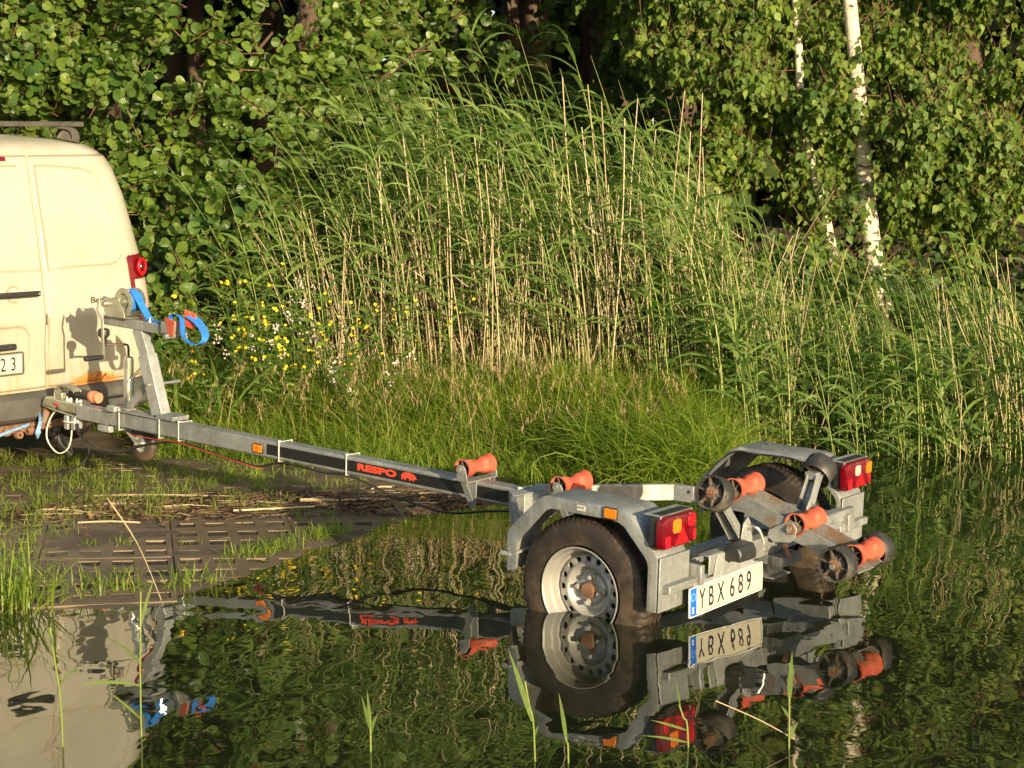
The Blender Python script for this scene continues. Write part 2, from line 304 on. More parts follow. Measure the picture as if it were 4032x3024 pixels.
class MB:
    def __init__(s): s.v = []; s.f = []
    def add(s, vs, fs):
        n = len(s.v); s.v += [tuple(map(float, p)) for p in vs]; s.f += [tuple(i + n for i in f) for f in fs]; return s
    def box(s, x0, x1, y0, y1, z0, z1):
        vs = [(x, y, z) for x in (x0, x1) for y in (y0, y1) for z in (z0, z1)]
        return s.add(vs, [(0, 1, 3, 2), (4, 6, 7, 5), (0, 4, 5, 1), (2, 3, 7, 6), (0, 2, 6, 4), (1, 5, 7, 3)])
    def beam(s, a, b, w, h, upv=(0, 0, 1)):
        a = Vector(a); b = Vector(b); d = (b - a).normalized(); sd_ = d.cross(Vector(upv)).normalized(); u = sd_.cross(d)
        vs = [p + sd_ * sx * w / 2 + u * sz * h / 2 for p in (a, b) for sx, sz in ((-1, -1), (1, -1), (1, 1), (-1, 1))]
        return s.add(vs, [(0, 3, 2, 1), (4, 5, 6, 7), (0, 1, 5, 4), (1, 2, 6, 5), (2, 3, 7, 6), (3, 0, 4, 7)])
    def tube(s, pts, r, n=10, cap=True):
        P = [Vector(p) for p in pts]; R = r if isinstance(r, (list, tuple)) else [r] * len(P)
        ref = Vector((0, 0, 1)); d0 = (P[1] - P[0]).normalized()
        if abs(d0.dot(ref)) > .95: ref = Vector((0, 1, 0))
        u = d0.cross(ref).normalized(); vs = []
        for i, p in enumerate(P):
            d = (P[min(i + 1, len(P) - 1)] - P[max(i - 1, 0)]).normalized()
            u = (u - d * u.dot(d)).normalized(); v = d.cross(u)
            for k in range(n):
                a = 2 * PI * k / n; vs.append(p + (u * math.cos(a) + v * math.sin(a)) * R[i])
        fs = [(i * n + k, i * n + (k + 1) % n, (i + 1) * n + (k + 1) % n, (i + 1) * n + k) for i in range(len(P) - 1) for k in range(n)]
        if cap: fs += [tuple(range(n))[::-1], tuple((len(P) - 1) * n + k for k in range(n))]
        return s.add(vs, fs)
    def lathe(s, prof, n=32, axis='y', o=(0, 0, 0), mod=None, close=False):
        vs = []; o = Vector(o)
        for i, (r, a) in enumerate(prof):
            for k in range(n):
                t = 2 * PI * k / n; rr = r + (mod(i, k) if mod else 0)
                c, sn = rr * math.cos(t), rr * math.sin(t)
                p = {'y': (c, a, sn), 'x': (a, c, sn), 'z': (c, sn, a)}[axis]; vs.append(o + Vector(p))
        m = len(prof); fs = []
        for i in range(m if close else m - 1):
            j = (i + 1) % m
            fs += [(i * n + k, j * n + k, j * n + (k + 1) % n, i * n + (k + 1) % n) for k in range(n)]
        return s.add(vs, fs)
    def prism(s, poly, y0, y1, plane='xz'):
        n = len(poly)
        def p3(a, b, c): return {'xz': (a, c, b), 'yz': (c, a, b), 'xy': (a, b, c)}[plane]
        vs = [p3(a, b, y0) for a, b in poly] + [p3(a, b, y1) for a, b in poly]
        return s.add(vs, [tuple(range(n)), tuple(range(2 * n - 1, n - 1, -1))] + [(i, (i + 1) % n, n + (i + 1) % n, n + i)[::-1] for i in range(n)])
    def ribbon(s, pts, wd, width=.05, thick=.003):
        P = [Vector(p) for p in pts]; W = [Vector(x).normalized() for x in (wd if isinstance(wd[0], (tuple, list, Vector)) else [wd] * len(P))]; vs = []
        for i, p in enumerate(P):
            d = (P[min(i + 1, len(P) - 1)] - P[max(i - 1, 0)]).normalized(); n = d.cross(W[i]).normalized() * thick / 2
            a = W[i] * width / 2; vs += [p - a - n, p + a - n, p + a + n, p - a + n]
        fs = []
        for i in range(len(P) - 1):
            for k in range(4): fs.append((i * 4 + k, i * 4 + (k + 1) % 4, (i + 1) * 4 + (k + 1) % 4, (i + 1) * 4 + k))
        fs += [(0, 3, 2, 1), tuple(len(P) * 4 - 4 + k for k in range(4))]
        return s.add(vs, fs)
    def mesh(s, name, smooth=35):
        me = bpy.data.meshes.new(name); me.from_pydata(s.v, [], s.f); me.validate()
        bm = bmesh.new(); bm.from_mesh(me); bmesh.ops.recalc_face_normals(bm, faces=bm.faces); bm.to_mesh(me); bm.free()
        if smooth:
            me.polygons.foreach_set('use_smooth', [True] * len(me.polygons)); me.set_sharp_from_angle(angle=math.radians(smooth))
        return me
    def build(s, name, mat, parent=None, bevel=0, smooth=35, label=None, matrix=None):
        o = link(name, s.mesh(name, smooth), mat, parent, label, matrix)
        if bevel:
            b = o.modifiers.new('bevel', 'BEVEL'); b.width = bevel; b.segments = 2; b.limit_method = 'ANGLE'; b.angle_limit = math.radians(40); b.use_clamp_overlap = True
            b.harden_normals = False
        return o

def catmull(pts, n=6):
    P = [Vector(p) for p in pts]; out = []
    for i in range(len(P) - 1):
        p0 = P[max(i - 1, 0)]; p1 = P[i]; p2 = P[i + 1]; p3 = P[min(i + 2, len(P) - 1)]
        for k in range(n):
            t = k / n; out.append(.5 * ((2 * p1) + (p2 - p0) * t + (2 * p0 - 5 * p1 + 4 * p2 - p3) * t * t + (3 * p1 - p0 - 3 * p2 + p3) * t ** 3))
    out.append(P[-1]); return out

def np_mesh(name, V, F, rnd=None, smooth=False, vein=None):
    """V (n,3) float; F (m,k) int with constant k"""
    V = np.asarray(V, np.float32); F = np.asarray(F, np.int32)
    me = bpy.data.meshes.new(name); k = F.shape[1]
    me.vertices.add(len(V)); me.vertices.foreach_set('co', V.ravel())
    me.loops.add(F.size); me.loops.foreach_set('vertex_index', F.ravel())
    me.polygons.add(len(F)); me.polygons.foreach_set('loop_start', np.arange(0, F.size, k, dtype=np.int32))
    me.polygons.foreach_set('loop_total', np.full(len(F), k, np.int32))
    if smooth: me.polygons.foreach_set('use_smooth', np.ones(len(F), bool))
    if rnd is not None:
        a = me.attributes.new('rnd', 'FLOAT', 'POINT'); a.data.foreach_set('value', np.asarray(rnd, np.float32))
    if vein is not None:
        a = me.attributes.new('vein', 'FLOAT', 'POINT'); a.data.foreach_set('value', np.asarray(vein, np.float32))
    me.update(); return me
def scatter_mesh(name, tv, tf, R, T, rnd, smooth=True):
    """template verts tv (n,3), faces tf (m,k); R (N,3,3) incl. scale, T (N,3)"""
    tv = np.asarray(tv, float); tf = np.asarray(tf, int); N = len(T); n = len(tv)
    V = np.einsum('nij,kj->nki', R, tv) + T[:, None, :]
    F = tf[None] + (np.arange(N) * n)[:, None, None]
    return np_mesh(name, V.reshape(-1, 3), F.reshape(-1, tf.shape[1]), np.repeat(rnd, n), smooth, np.tile(tv[:, 1] - .75 * np.abs(tv[:, 0]), N))
def basis_from(nrm, tip):
    """columns: x = side, y = tip direction, z = normal"""
    tip = tip / np.linalg.norm(tip, axis=1, keepdims=True)
    nrm = nrm - tip * (nrm * tip).sum(1, keepdims=True); nrm /= np.linalg.norm(nrm, axis=1, keepdims=True) + 1e-9
    side = np.cross(tip, nrm); return np.stack([side, tip, nrm], -1)

def text_obj(name, txt, mat, parent, matrix, size, sx=1.0, ext=.0008, off=0.0, align='LEFT', space=1.0, shear=0):
    cu = bpy.data.curves.new(name, 'FONT'); cu.body = txt; cu.size = size; cu.extrude = ext; cu.offset = off; cu.align_x = align; cu.space_character = space; cu.shear = shear
    cu.resolution_u = 4
    tmp = bpy.data.objects.new(name, cu); dg = bpy.context.evaluated_depsgraph_get()
    COL.objects.link(tmp); dg.update(); me = bpy.data.meshes.new_from_object(tmp.evaluated_get(dg)); bpy.data.objects.remove(tmp)
    for v in me.vertices: v.co.x *= sx
    me.materials.clear()
    return link(name, me, mat, parent, None, matrix)

# ------------------------------------------------------------------ terrain
def ramp_z(X, Y):
    d = -.915 * (X + 1.38) + .403 * (Y - 6.68); e = 1.3 * (Y - 6.50)
    d = -.12 * np.log(np.exp(np.clip(-d / .12, -300, 300)) + np.exp(np.clip(-e / .12, -300, 300)))
    return .0375 * d + .075 * np.minimum(d, 0)
BA = np.array([1.15, 9.75]); BB = np.array([-2.25, 10.55]); BD = (BB - BA) / np.linalg.norm(BB - BA); BN = np.array([-BD[1], BD[0]])
if BN[1] < 0: BN = -BN
def smooth01(t): t = np.clip(t, 0, 1); return t * t * (3 - 2 * t)
def fbm(X, Y, s, seed=0):
    return sum(np.sin(X * s * k * 1.7 + seed + k * 1.3 + 1.9 * np.sin(Y * s * k * 1.1 + seed * 2.1 + k)) * np.cos(Y * s * k * 1.5 + seed * .7 + 1.3 * np.sin(X * s * k * .9 + k)) / k for k in (1, 2, 4)) / 1.75
def ground_z(X, Y):
    X = np.asarray(X, float); Y = np.asarray(Y, float)
    z = ramp_z(X, Y)
    z = np.maximum(z, -.9)
    s = (X - BA[0]) * BN[0] + (Y - BA[1]) * BN[1]            # distance behind the grass bank's front edge
    bank = .015 + .100 * np.clip(s, 0, 30)
    z = np.where(s > 0, np.maximum(z * (1 - smooth01(s / .5)) + bank * smooth01(s / .5), z * 0 + bank * smooth01(s / .25)), z)
    wr = smooth01((X - 1.0 - .15 * (Y - 9.7)) / .8)             # right: pond reaches in under the reeds
    pond = -.26 + .16 * np.clip(Y - 11.3, -2, 30)
    z = z * (1 - wr) + np.minimum(z, pond) * wr
    inp = smooth01((X + 3.9) / .4) * smooth01((-.35 - X) / .3) * smooth01((Y - 6.6) / .3) * smooth01((8.95 - Y) / .35)
    z = z - (.0005 - .013 * fbm(X, Y, 3.5, 7)) * inp
    z = z + .02 * np.exp(-((X + 1.02) / .16) ** 2 - ((Y - 7.85) / .22) ** 2)
    z = z + np.where(s > 0, .02, .008) * fbm(X, Y, 3.1, 1.0)
    far = smooth01((Y - 22) / 15)
    return z * (1 - far) + 1.6 * far
def slope_in_ramp(X, Y):
    return ((X - BA[0]) * BN[0] + (Y - BA[1]) * BN[1]) < -.05

def build_ground():
    xs = np.unique(np.concatenate([np.linspace(-150, -8, 15), np.linspace(-8, 8, 200), np.linspace(8, 150, 15)]))
    ys = np.unique(np.concatenate([np.linspace(-60, 3, 12), np.linspace(3, 16, 170), np.linspace(16, 260, 30)]))
    X, Y = np.meshgrid(xs, ys, indexing='ij'); Z = ground_z(X, Y)
    V = np.stack([X, Y, Z], -1).reshape(-1, 3); nx, ny = len(xs), len(ys)
    i, j = np.meshgrid(np.arange(nx - 1), np.arange(ny - 1), indexing='ij'); a = (i * ny + j).ravel()
    F = np.stack([a, a + ny, a + ny + 1, a + 1], -1)
    o = link('ground', np_mesh('ground', V, F, None, True), 'ground'); tag(o, 'dark muddy ground sloping down into the pond', 'ground', kind='structure')
    return o
ground = build_ground()
wm = MB().add([(-150, -60, 0), (150, -60, 0), (150, 60, 0), (-150, 60, 0)], [(0, 1, 2, 3)])
tag(wm.build('water', 'water', smooth=0), 'dark rippled pond water mirroring the reeds and trailer', 'water', kind='structure')

# concrete grid pavers on the slipway
def build_pavers():
    g = math.radians(12.2); U = np.array([math.cos(g), math.sin(g)]); Wv = np.array([-math.sin(g), math.cos(g)])
    base = np.array([-1.92, 8.07]); pu, pv, cw, ch = .144, .219, .092, .105
    bm_v = []; root = tag(bpy.data.objects.new('boat_ramp', None), 'muddy slipway of concrete grid pavers running into the water', 'ramp', kind='structure')
    COL.objects.link(root); root.location = (base[0], base[1], float(ramp_z(*base)))
    nU, nV = 4, 2
    bw, bh = nU * pu - .006, nV * pv - .006
    us = [-bw / 2]; 
    for i in range(nU):
        c = (i - (nU - 1) / 2) * pu; us += [c - cw / 2, c + cw / 2]
    us.append(bw / 2); vs = [-bh / 2]
    for j in range(nV):
        c = (j - (nV - 1) / 2) * pv; vs += [c - ch / 2, c + ch / 2]
    vs.append(bh / 2)
    m = MB(); idx = {}
    V = []; F = []
    for i, u in enumerate(us):
        for j, v in enumerate(vs): V.append((u, v, 0)); V.append((u, v, -.05))
    nj = len(vs)
    def q(i, j, b=0): return 2 * (i * nj + j) + b
    solid = lambda i, j: 0 <= i < len(us) - 1 and 0 <= j < nj - 1 and not (i % 2 == 1 and j % 2 == 1)
    for i in range(len(us) - 1):
        for j in range(nj - 1):
            if not solid(i, j): continue
            F.append((q(i, j), q(i + 1, j), q(i + 1, j + 1), q(i, j + 1)))
            for di, dj, e in ((-1, 0, ((i, j), (i, j + 1))), (1, 0, ((i + 1, j), (i + 1, j + 1))), (0, -1, ((i, j), (i + 1, j))), (0, 1, ((i, j + 1), (i + 1, j + 1)))):
                if not solid(i + di, j + dj): F.append((q(*e[0]), q(*e[1]), q(*e[1], 1), q(*e[0], 1)))
    m.add(V, F); me = m.mesh('paver', 0)
    cells = []
    du, dv = nU * pu, nV * pv
    for a in range(-4, 4):
        for b in range(-3, 7):
            off = 0
            c = base + U * (a * du + off) + Wv * (b * dv)
            s = (c[0] - BA[0]) * BN[0] + (c[1] - BA[1]) * BN[1]
            if s > -.35 or c[1] < 6.75 or c[0] > -.3 or c[0] < -4.3: continue
            gz = lambda p: float(ramp_z(p[0], p[1])); sx = (gz(c + U * .2) - gz(c - U * .2)) / .4; sy = (gz(c + Wv * .2) - gz(c - Wv * .2)) / .4
            z = float(ramp_z(*c)) + random.uniform(-.003, .003) + .002
            mm = Matrix(((U[0], Wv[0], -sx + random.uniform(-.01, .01), c[0]), (U[1], Wv[1], -sy + random.uniform(-.012, .012), c[1]), (sx, sy, 1, z), (0, 0, 0, 1)))
            q_ = mm.to_quaternion(); m2 = q_.to_matrix().to_4x4(); m2.translation = Vector((c[0], c[1], z)) - root.location
            link('paver', me, 'paver', root, None, m2)
            for i in range(nU):
                for j in range(nV):
                    cc = c + U * ((i - (nU - 1) / 2) * pu) + Wv * ((j - (nV - 1) / 2) * pv); cells.append((cc[0], cc[1], z))
    return np.array(cells)
CELLS = build_pavers()
def build_bed():
    xs = np.linspace(-4.2, -.3, 60); ys = np.linspace(6.4, 9.1, 44); X, Y = np.meshgrid(xs, ys, indexing='ij'); Z = ramp_z(X, Y) - .003 + .003 * fbm(X, Y, 6, 3)
    i, j = np.meshgrid(np.arange(59), np.arange(43), indexing='ij'); a = (i * 44 + j).ravel()
    tag(link('gravel', np_mesh('gravel', np.stack([X, Y, Z], -1).reshape(-1, 3), np.stack([a, a + 44, a + 45, a + 1], -1), None, True), 'gravel'), 'dark wet gravel showing in the paver cells', 'gravel', kind='structure')
build_bed()

# ------------------------------------------------------------------ boat trailer
T = empty('boat_trailer', TM, 'galvanised boat trailer with orange rollers reversed into the pond behind the van', 'boat trailer')
# drawbar
db = MB().box(.74, 3.615, -.04, .04, -.040, .046).build('drawbar', 'galv', T, .009)
MB().box(3.615, 3.90, -.036, .036, -.042, .036).build('drawbar_nose', 'galv', T, .006)
MB().box(.80, 2.41, .0402, .0412, -.022, .029).build('black_stripe', 'black_vinyl', db)
tm = Matrix(((-1, 0, 0, 1.805), (0, 0, 1, .0414), (0, 1, 0, -.0075), (0, 0, 0, 1)))
text_obj('lettering', 'RESPO', 'red_decal', db, tm, .041, 2.0, .0004, .0022, space=1.05)
bear = [(0, .010), (.012, .021), (.030, .026), (.052, .027), (.066, .022), (.078, .020), (.086, .012), (.094, .004), (.092, -.002), (.080, .001), (.074, -.004), (.078, -.010), (.070, -.010), (.064, -.002), (.058, -.004), (.056, -.010), (.048, -.010), (.048, .000), (.030, .002), (.026, -.004), (.030, -.010), (.020, -.010), (.016, -.002), (.010, -.004), (.008, -.010), (.000, -.010), (.002, .000)]
MB().prism([(1.528 - a, b - .001) for a, b in bear], .0414, .0420).build('bear_emblem', 'red_decal', db, smooth=0)
amb = MB().box(2.433, 2.502, .040, .047, -.024, .023).build('side_reflector', 'black', T, .002)
MB().box(2.437, 2.470, .047, .052, -.019, .019).box(2.472, 2.499, .047, .049, -.019, .019).build('amber_insert', 'amber', amb, .001)
def zip_tie(x, z0=-.046, z1=.052, w=.05, y=.0435):
    m = MB(); m.box(x - .003, x + .003, y, y + .002, z0, z1).box(x - .003, x + .003, -y - .002, -y, z0, z1)
    m.box(x - .003, x + .003, -y, y, z1 - .002, z1).box(x - .003, x + .003, -y, y, z0, z0 + .002).box(x - .005, x + .005, y - .008, y + .002, z1, z1 + .006)
    return m
for x in (3.052, 2.322, 1.872, .846):
    zip_tie(x).build('cable_tie', 'white_plastic', T)
# cable hanging under the drawbar
cab = [(3.90, .02, -.07), (3.86, .03, -.13), (3.75, .035, -.165), (3.55, .04, -.175), (3.30, .035, -.10), (3.05, .03, -.055), (2.75, .02, -.085), (2.5, .015, -.10), (2.32, .02, -.055), (2.05, .02, -.06), (1.87, .02, -.052), (1.6, .0, -.11), (1.3, 0, -.135), (1.05, .0, -.09), (.85, .01, -.055), (.75, .02, -.06)]
MB().tube(catmull(cab, 6), .0055, 6).build('light_cable', 'black', T)
MB().tube(catmull([(x, y + .012, z + .004) for x, y, z in cab], 6), .004, 6).build('brake_cable', 'black', T)
MB().tube(catmull([(3.45, .05, -.062), (3.25, .05, -.060), (3.05, .048, -.052), (2.8, .04, -.075), (2.55, .035, -.098), (2.45, .03, -.10)], 5), .0022, 5).build('red_wire', 'red_wire', T)
# frame: Y rails
fr = [(.84, .09), (.40, .585), (-.40, .585)]
for s in (1, -1):
    m = MB(); pr = [(.86, .075 * s), (.44, .560 * s), (.34, .575 * s), (-.42, .575 * s)]
    for a, b in zip(pr[:-1], pr[1:]):
        m.beam((a[0], a[1], .008), (b[0], b[1], .008), .030 if False else .026, .074)
    m.build('frame_rail', 'galv', T, .003)
    # gusset joining rail and drawbar
    m = MB().prism([(.76, .05 * s), (.84, .05 * s), (.86, .10 * s), (.78, .17 * s)], .046, .050, 'xy')
    m.box(.77, .85, (.042 if s > 0 else -.100), (.100 if s > 0 else -.042), -.085, .046)
    m.build('gusset_plate', 'galv_light', T, .002)
MB().box(.70, .86, -.05, .05, -.052, -.040).build('gusset_base', 'galv', T, .002)
# holes/slots on rail bend: fastening bolts
m = MB()
for x, z in ((.36, .02), (.30, -.01), (.25, .015)): m.lathe([(0, -.5605), (.008, -.5605), (.008, -.5555), (0, -.5555)], 8, 'y', (x, 0, z))
m.build('rail_bolt', 'dark_metal', T)
# axle
MB().box(-.03, .03, -.62, .62, -.135, -.075).build('axle', 'galv', T, .006)
for s in (1, -1):
    MB().box(-.07, .07, min(.545 * s, .60 * s), max(.545 * s, .60 * s), -.078, -.028).build('axle_mount', 'galv', T, .003)
# rear cross member (U channel, lip top and bottom)
def channel(y0, y1, x=-.40, z0=-.012, z1=.062, d=.05, t=.005):
    m = MB(); m.box(x, x + t, y0, y1, z0, z1); m.box(x + t, x + d, y0, y1, z1 - t, z1); m.box(x + t, x + d, y0, y1, z0, z0 + t); return m
m = channel(-.655, .50); m.build('rear_crossbar', 'galv', T, .002)
m = MB()
for y, z in ((.086, .012), (.02, .02), (.20, .03), (-.45, .03), (-.55, .02)): m.lathe([(0, -.409), (.008, -.409), (.0095, -.405), (.0095, -.399)], 8, 'x', (0, y, z))
m.build('crossbar_bolt', 'zinc_clear', T)
# end bracket + light carrier arms left and right
MB().prism([(.452, .061), (.478, -.026), (.17, -.026), (.19, -.006), (.30, .002), (.31, .061)], -.4065, -.4025, 'yz').build('plate_bracket', 'galv_light', T, .001)
MB().box(-.4070, -.4035, .15, .61, -.034, -.018).box(-.4035, -.385, .15, .61, -.022, -.018).build('plate_rail', 'galv_light', T, .002)
for s in (1, -1):
    m = MB(); m.box(-.405, -.365, min(.52 * s, .77 * s), max(.52 * s, .77 * s), -.030, .0).build('light_arm', 'galv', T, .004)
    MB().box(-.36, -.10, min(.52 * s, .575 * s), max(.52 * s, .575 * s), -.10, -.03).build('fender_bracket', 'galv', T, .003)
# front step of left fender bracket
for s in (1, -1):
    MB().box(.325, .35, min(.74 * s, .79 * s), max(.74 * s, .79 * s), -.012, .002).box(.30, .33, min(.58 * s, .79 * s), max(.58 * s, .79 * s), -.010, .0).build('fender_stay', 'galv_light', T, .001)
# black end cap (plate light)
cap = MB().prism([(-.475, .030), (-.475, .062), (-.462, .088), (-.405, .092), (-.405, .030)], .285, .405).build('plate_light', 'black', T, .008)

# number plate
npl = MB().box(-.004, 0, -.26, .26, -.0555, .0555)
pm = Matrix.Translation((-.4075, .386, -.083)) @ Matrix.Rotation(.033, 4, 'Y') @ Matrix.Rotation(-.0113, 4, 'X')
pl = npl.build('number_plate', 'plate_white', T, .0015, matrix=pm)
def rrect(cx, cy, w_, h_, r, n=5):
    pts = []
    for sx, sy, a0 in ((1, 1, 0), (-1, 1, 90), (-1, -1, 180), (1, -1, 270)):
        for k in range(n + 1):
            a = math.radians(a0 + 90 * k / n); pts.append((cx + sx * (w_ / 2 - r) + r * math.cos(a), cy + sy * (h_ / 2 - r) + r * math.sin(a)))
    return pts
def frame_ring(w_, h_, r, t, x0, x1):
    o = rrect(0, 0, w_, h_, r); i = rrect(0, 0, w_ - 2 * t, h_ - 2 * t, max(r - t, .001)); n = len(o); m = MB()
    vs = [(x0, a, b) for a, b in o] + [(x0, a, b) for a, b in i] + [(x1, a, b) for a, b in o] + [(x1, a, b) for a, b in i]
    fs = []
    for k in range(n):
        j = (k + 1) % n; fs += [(k, j, n + j, n + k), (2 * n + k, 3 * n + k, 3 * n + j, 2 * n + j), (k, 2 * n + k, 2 * n + j, j), (n + k, n + j, 3 * n + j, 3 * n + k)]
    return m.add(vs, fs)
frame_ring(.520, .111, .010, .0035, -.0062, -.0005).build('plate_rim', 'ink_white', pl)
frame_ring(.512, .103, .007, .0016, -.0048, -.0038).build('plate_border', 'ink', pl)
MB().box(-.0046, -.0038, .2105, .2545, -.0505, .0505).build('eu_band', 'plate_blue', pl)
stars = MB()
for k in range(12):
    a = 2 * PI * k / 12; cy, cz = .2325 + .0135 * math.sin(a), .018 + .0135 * math.cos(a)
    stars.prism([(cy + (.0026 if q % 2 == 0 else .0011) * math.sin(q * PI / 5), cz + (.0026 if q % 2 == 0 else .0011) * math.cos(q * PI / 5)) for q in range(10)], -.0052, -.0046, 'yz')
stars.build('star_ring', 'ink_yellow', pl, smooth=0)
def rear_text(txt, y, z, size, mat, par, sx=1, off=0, x=-.0048, space=1.0):
    mm = Matrix(((0, 0, -1, x), (-1, 0, 0, y), (0, 1, 0, z), (0, 0, 0, 1)))
    return text_obj('lettering', txt, mat, par, mm, size, sx, .0003, off, space=space)
rear_text('S', .2405, -.040, .030, 'ink_white', pl, .9, .001, -.005)
yy = .192
for ch, wd_ in zip('YBX', (.063, .063, .066)): rear_text(ch, yy, -.036, .107, 'ink', pl, .62, .0006); yy -= wd_
yy -= .020
for ch in '689': rear_text(ch, yy, -.036, .107, 'ink', pl, .72, .0006); yy -= .0605
m = MB()
for y in (.198, -.232): m.lathe([(0, -.0055), (.0055, -.0055), (.0055, -.0035)], 8, 'x', (0, y, 0))
m.build('plate_screw', 'sticker', pl)

# fenders
FO = [(.322, -.070), (.325, .068), (.318, .092), (.300, .112), (.190, .222), (.168, .240), (.137, .251), (-.180, .253), (-.215, .248), (-.242, .230), (-.346, .117), (-.358, .100), (-.363, .080), (-.363, -.100)]
FI = [(.276, -.060), (.273, .040), (.268, .052), (.255, .068), (.158, .175), (.142, .192), (.117, .204), (-.150, .206), (-.185, .203), (-.212, .190), (-.305, .095), (-.316, .078), (-.321, .060), (-.321, -.100)]
def fender(s):
    yo, yi = .7875 * s, .5934 * s; t = .004; n = len(FO); m = MB()
    # rounded lower tips on the outer lip
    def P(lst, y): return [(x, y, z) for x, z in lst]
    top = [(x, z) for x, z in FO]
    def inward(lst, k):  # offset profile inwards
        out = []
        for i, (x, z) in enumerate(lst):
            a = Vector(lst[max(i - 1, 0)]); b = Vector(lst[min(i + 1, len(lst) - 1)]); d = (b - a).normalized(); nn = Vector((d.y, -d.x))
            c = Vector((x, z)) + nn * k
            c2 = Vector((x, z)) - nn * k
            out.append(tuple(c if (c - Vector((-.02, -.1))).length < (c2 - Vector((-.02, -.1))).length else c2))
        return out
    tin = inward(top, t)
    # crown sheet (with rounded shoulder)
    sh = .008 * s
    rows = [P(inward(top, .008), yo), P(inward(top, .0024), yo - sh * .3), P(top, yo - sh), P(top, yi + sh), P(inward(top, .003), yi + sh * .3), P(inward(top, .010), yi)]
    lip = P(FI, yo); lip_in = P(inward(top, .022), yi)
    rows = [P(FI, yo - .004 * s), lip] + rows + [lip_in, P(inward(top, .022), yi + .004 * s), P(inward(top, .012), yi + .004 * s), P(tin, yi + sh), P(tin, yo - sh), P(inward(top, .010), yo - .004 * s)]
    vs = [v for r in rows for v in r]; R = len(rows); fs = []
    for i in range(R):
        j = (i + 1) % R
        fs += [(i * n + k, i * n + k + 1, j * n + k + 1, j * n + k) for k in range(n - 1)]
    m.add(vs, fs)
    return m
for s in (1, -1):
    o = fender(s).build('fender', 'galv', T, 0, 30)
    if s > 0:
        r = MB().box(-.184, -.125, .788, .795, .209, .252).build('side_reflector', 'black', o, .001)
        r2_ = None
        MB().box(-.181, -.152, .795, .798, .213, .248).box(-.150, -.128, .795, .797, .213, .248).build('amber_insert', 'amber', T, .001)
        MB().box(-.039, -.001, .7878, .7886, .218, .238).build('approval_sticker', 'sticker', o)
        st = Matrix(((-1, 0, 0, -.012), (0, 0, 1, .7890), (0, 1, 0, .229), (0, 0, 0, 1)))
        MB().box(-.034, -.012, .7887, .7889, .230, .2325).box(-.034, -.010, .7887, .7889, .2255, .2275).box(-.009, -.004, .7887, .7889, .224, .233).build('sticker_print', 'ink', o)
    m = MB()
    for y in (.66, .72):
        for x, z in ((-.05, .2535), (.06, .2535)): m.lathe([(0, z + .004), (.005, z + .002), (.007, z)], 8, 'z', (x, y * s, 0))
    if s < 0: m.build('rivet', 'zinc_clear', o)
    # box skirt behind wheel below lamp
    MB().box(-.372, -.366, min(.5934 * s, .7875 * s), max(.5934 * s, .7875 * s), -.10, .10).build('fender_apron', 'galv', T, .002)
# cable on the far fender's inner edge
MB().tube(catmull([(.335, -.585, .03), (.25, -.585, .155), (.15, -.583, .228), (.05, -.583, .232), (-.16, -.583, .232), (-.30, -.583, .15)], 5), .004, 6).build('fender_cable', 'black', T)

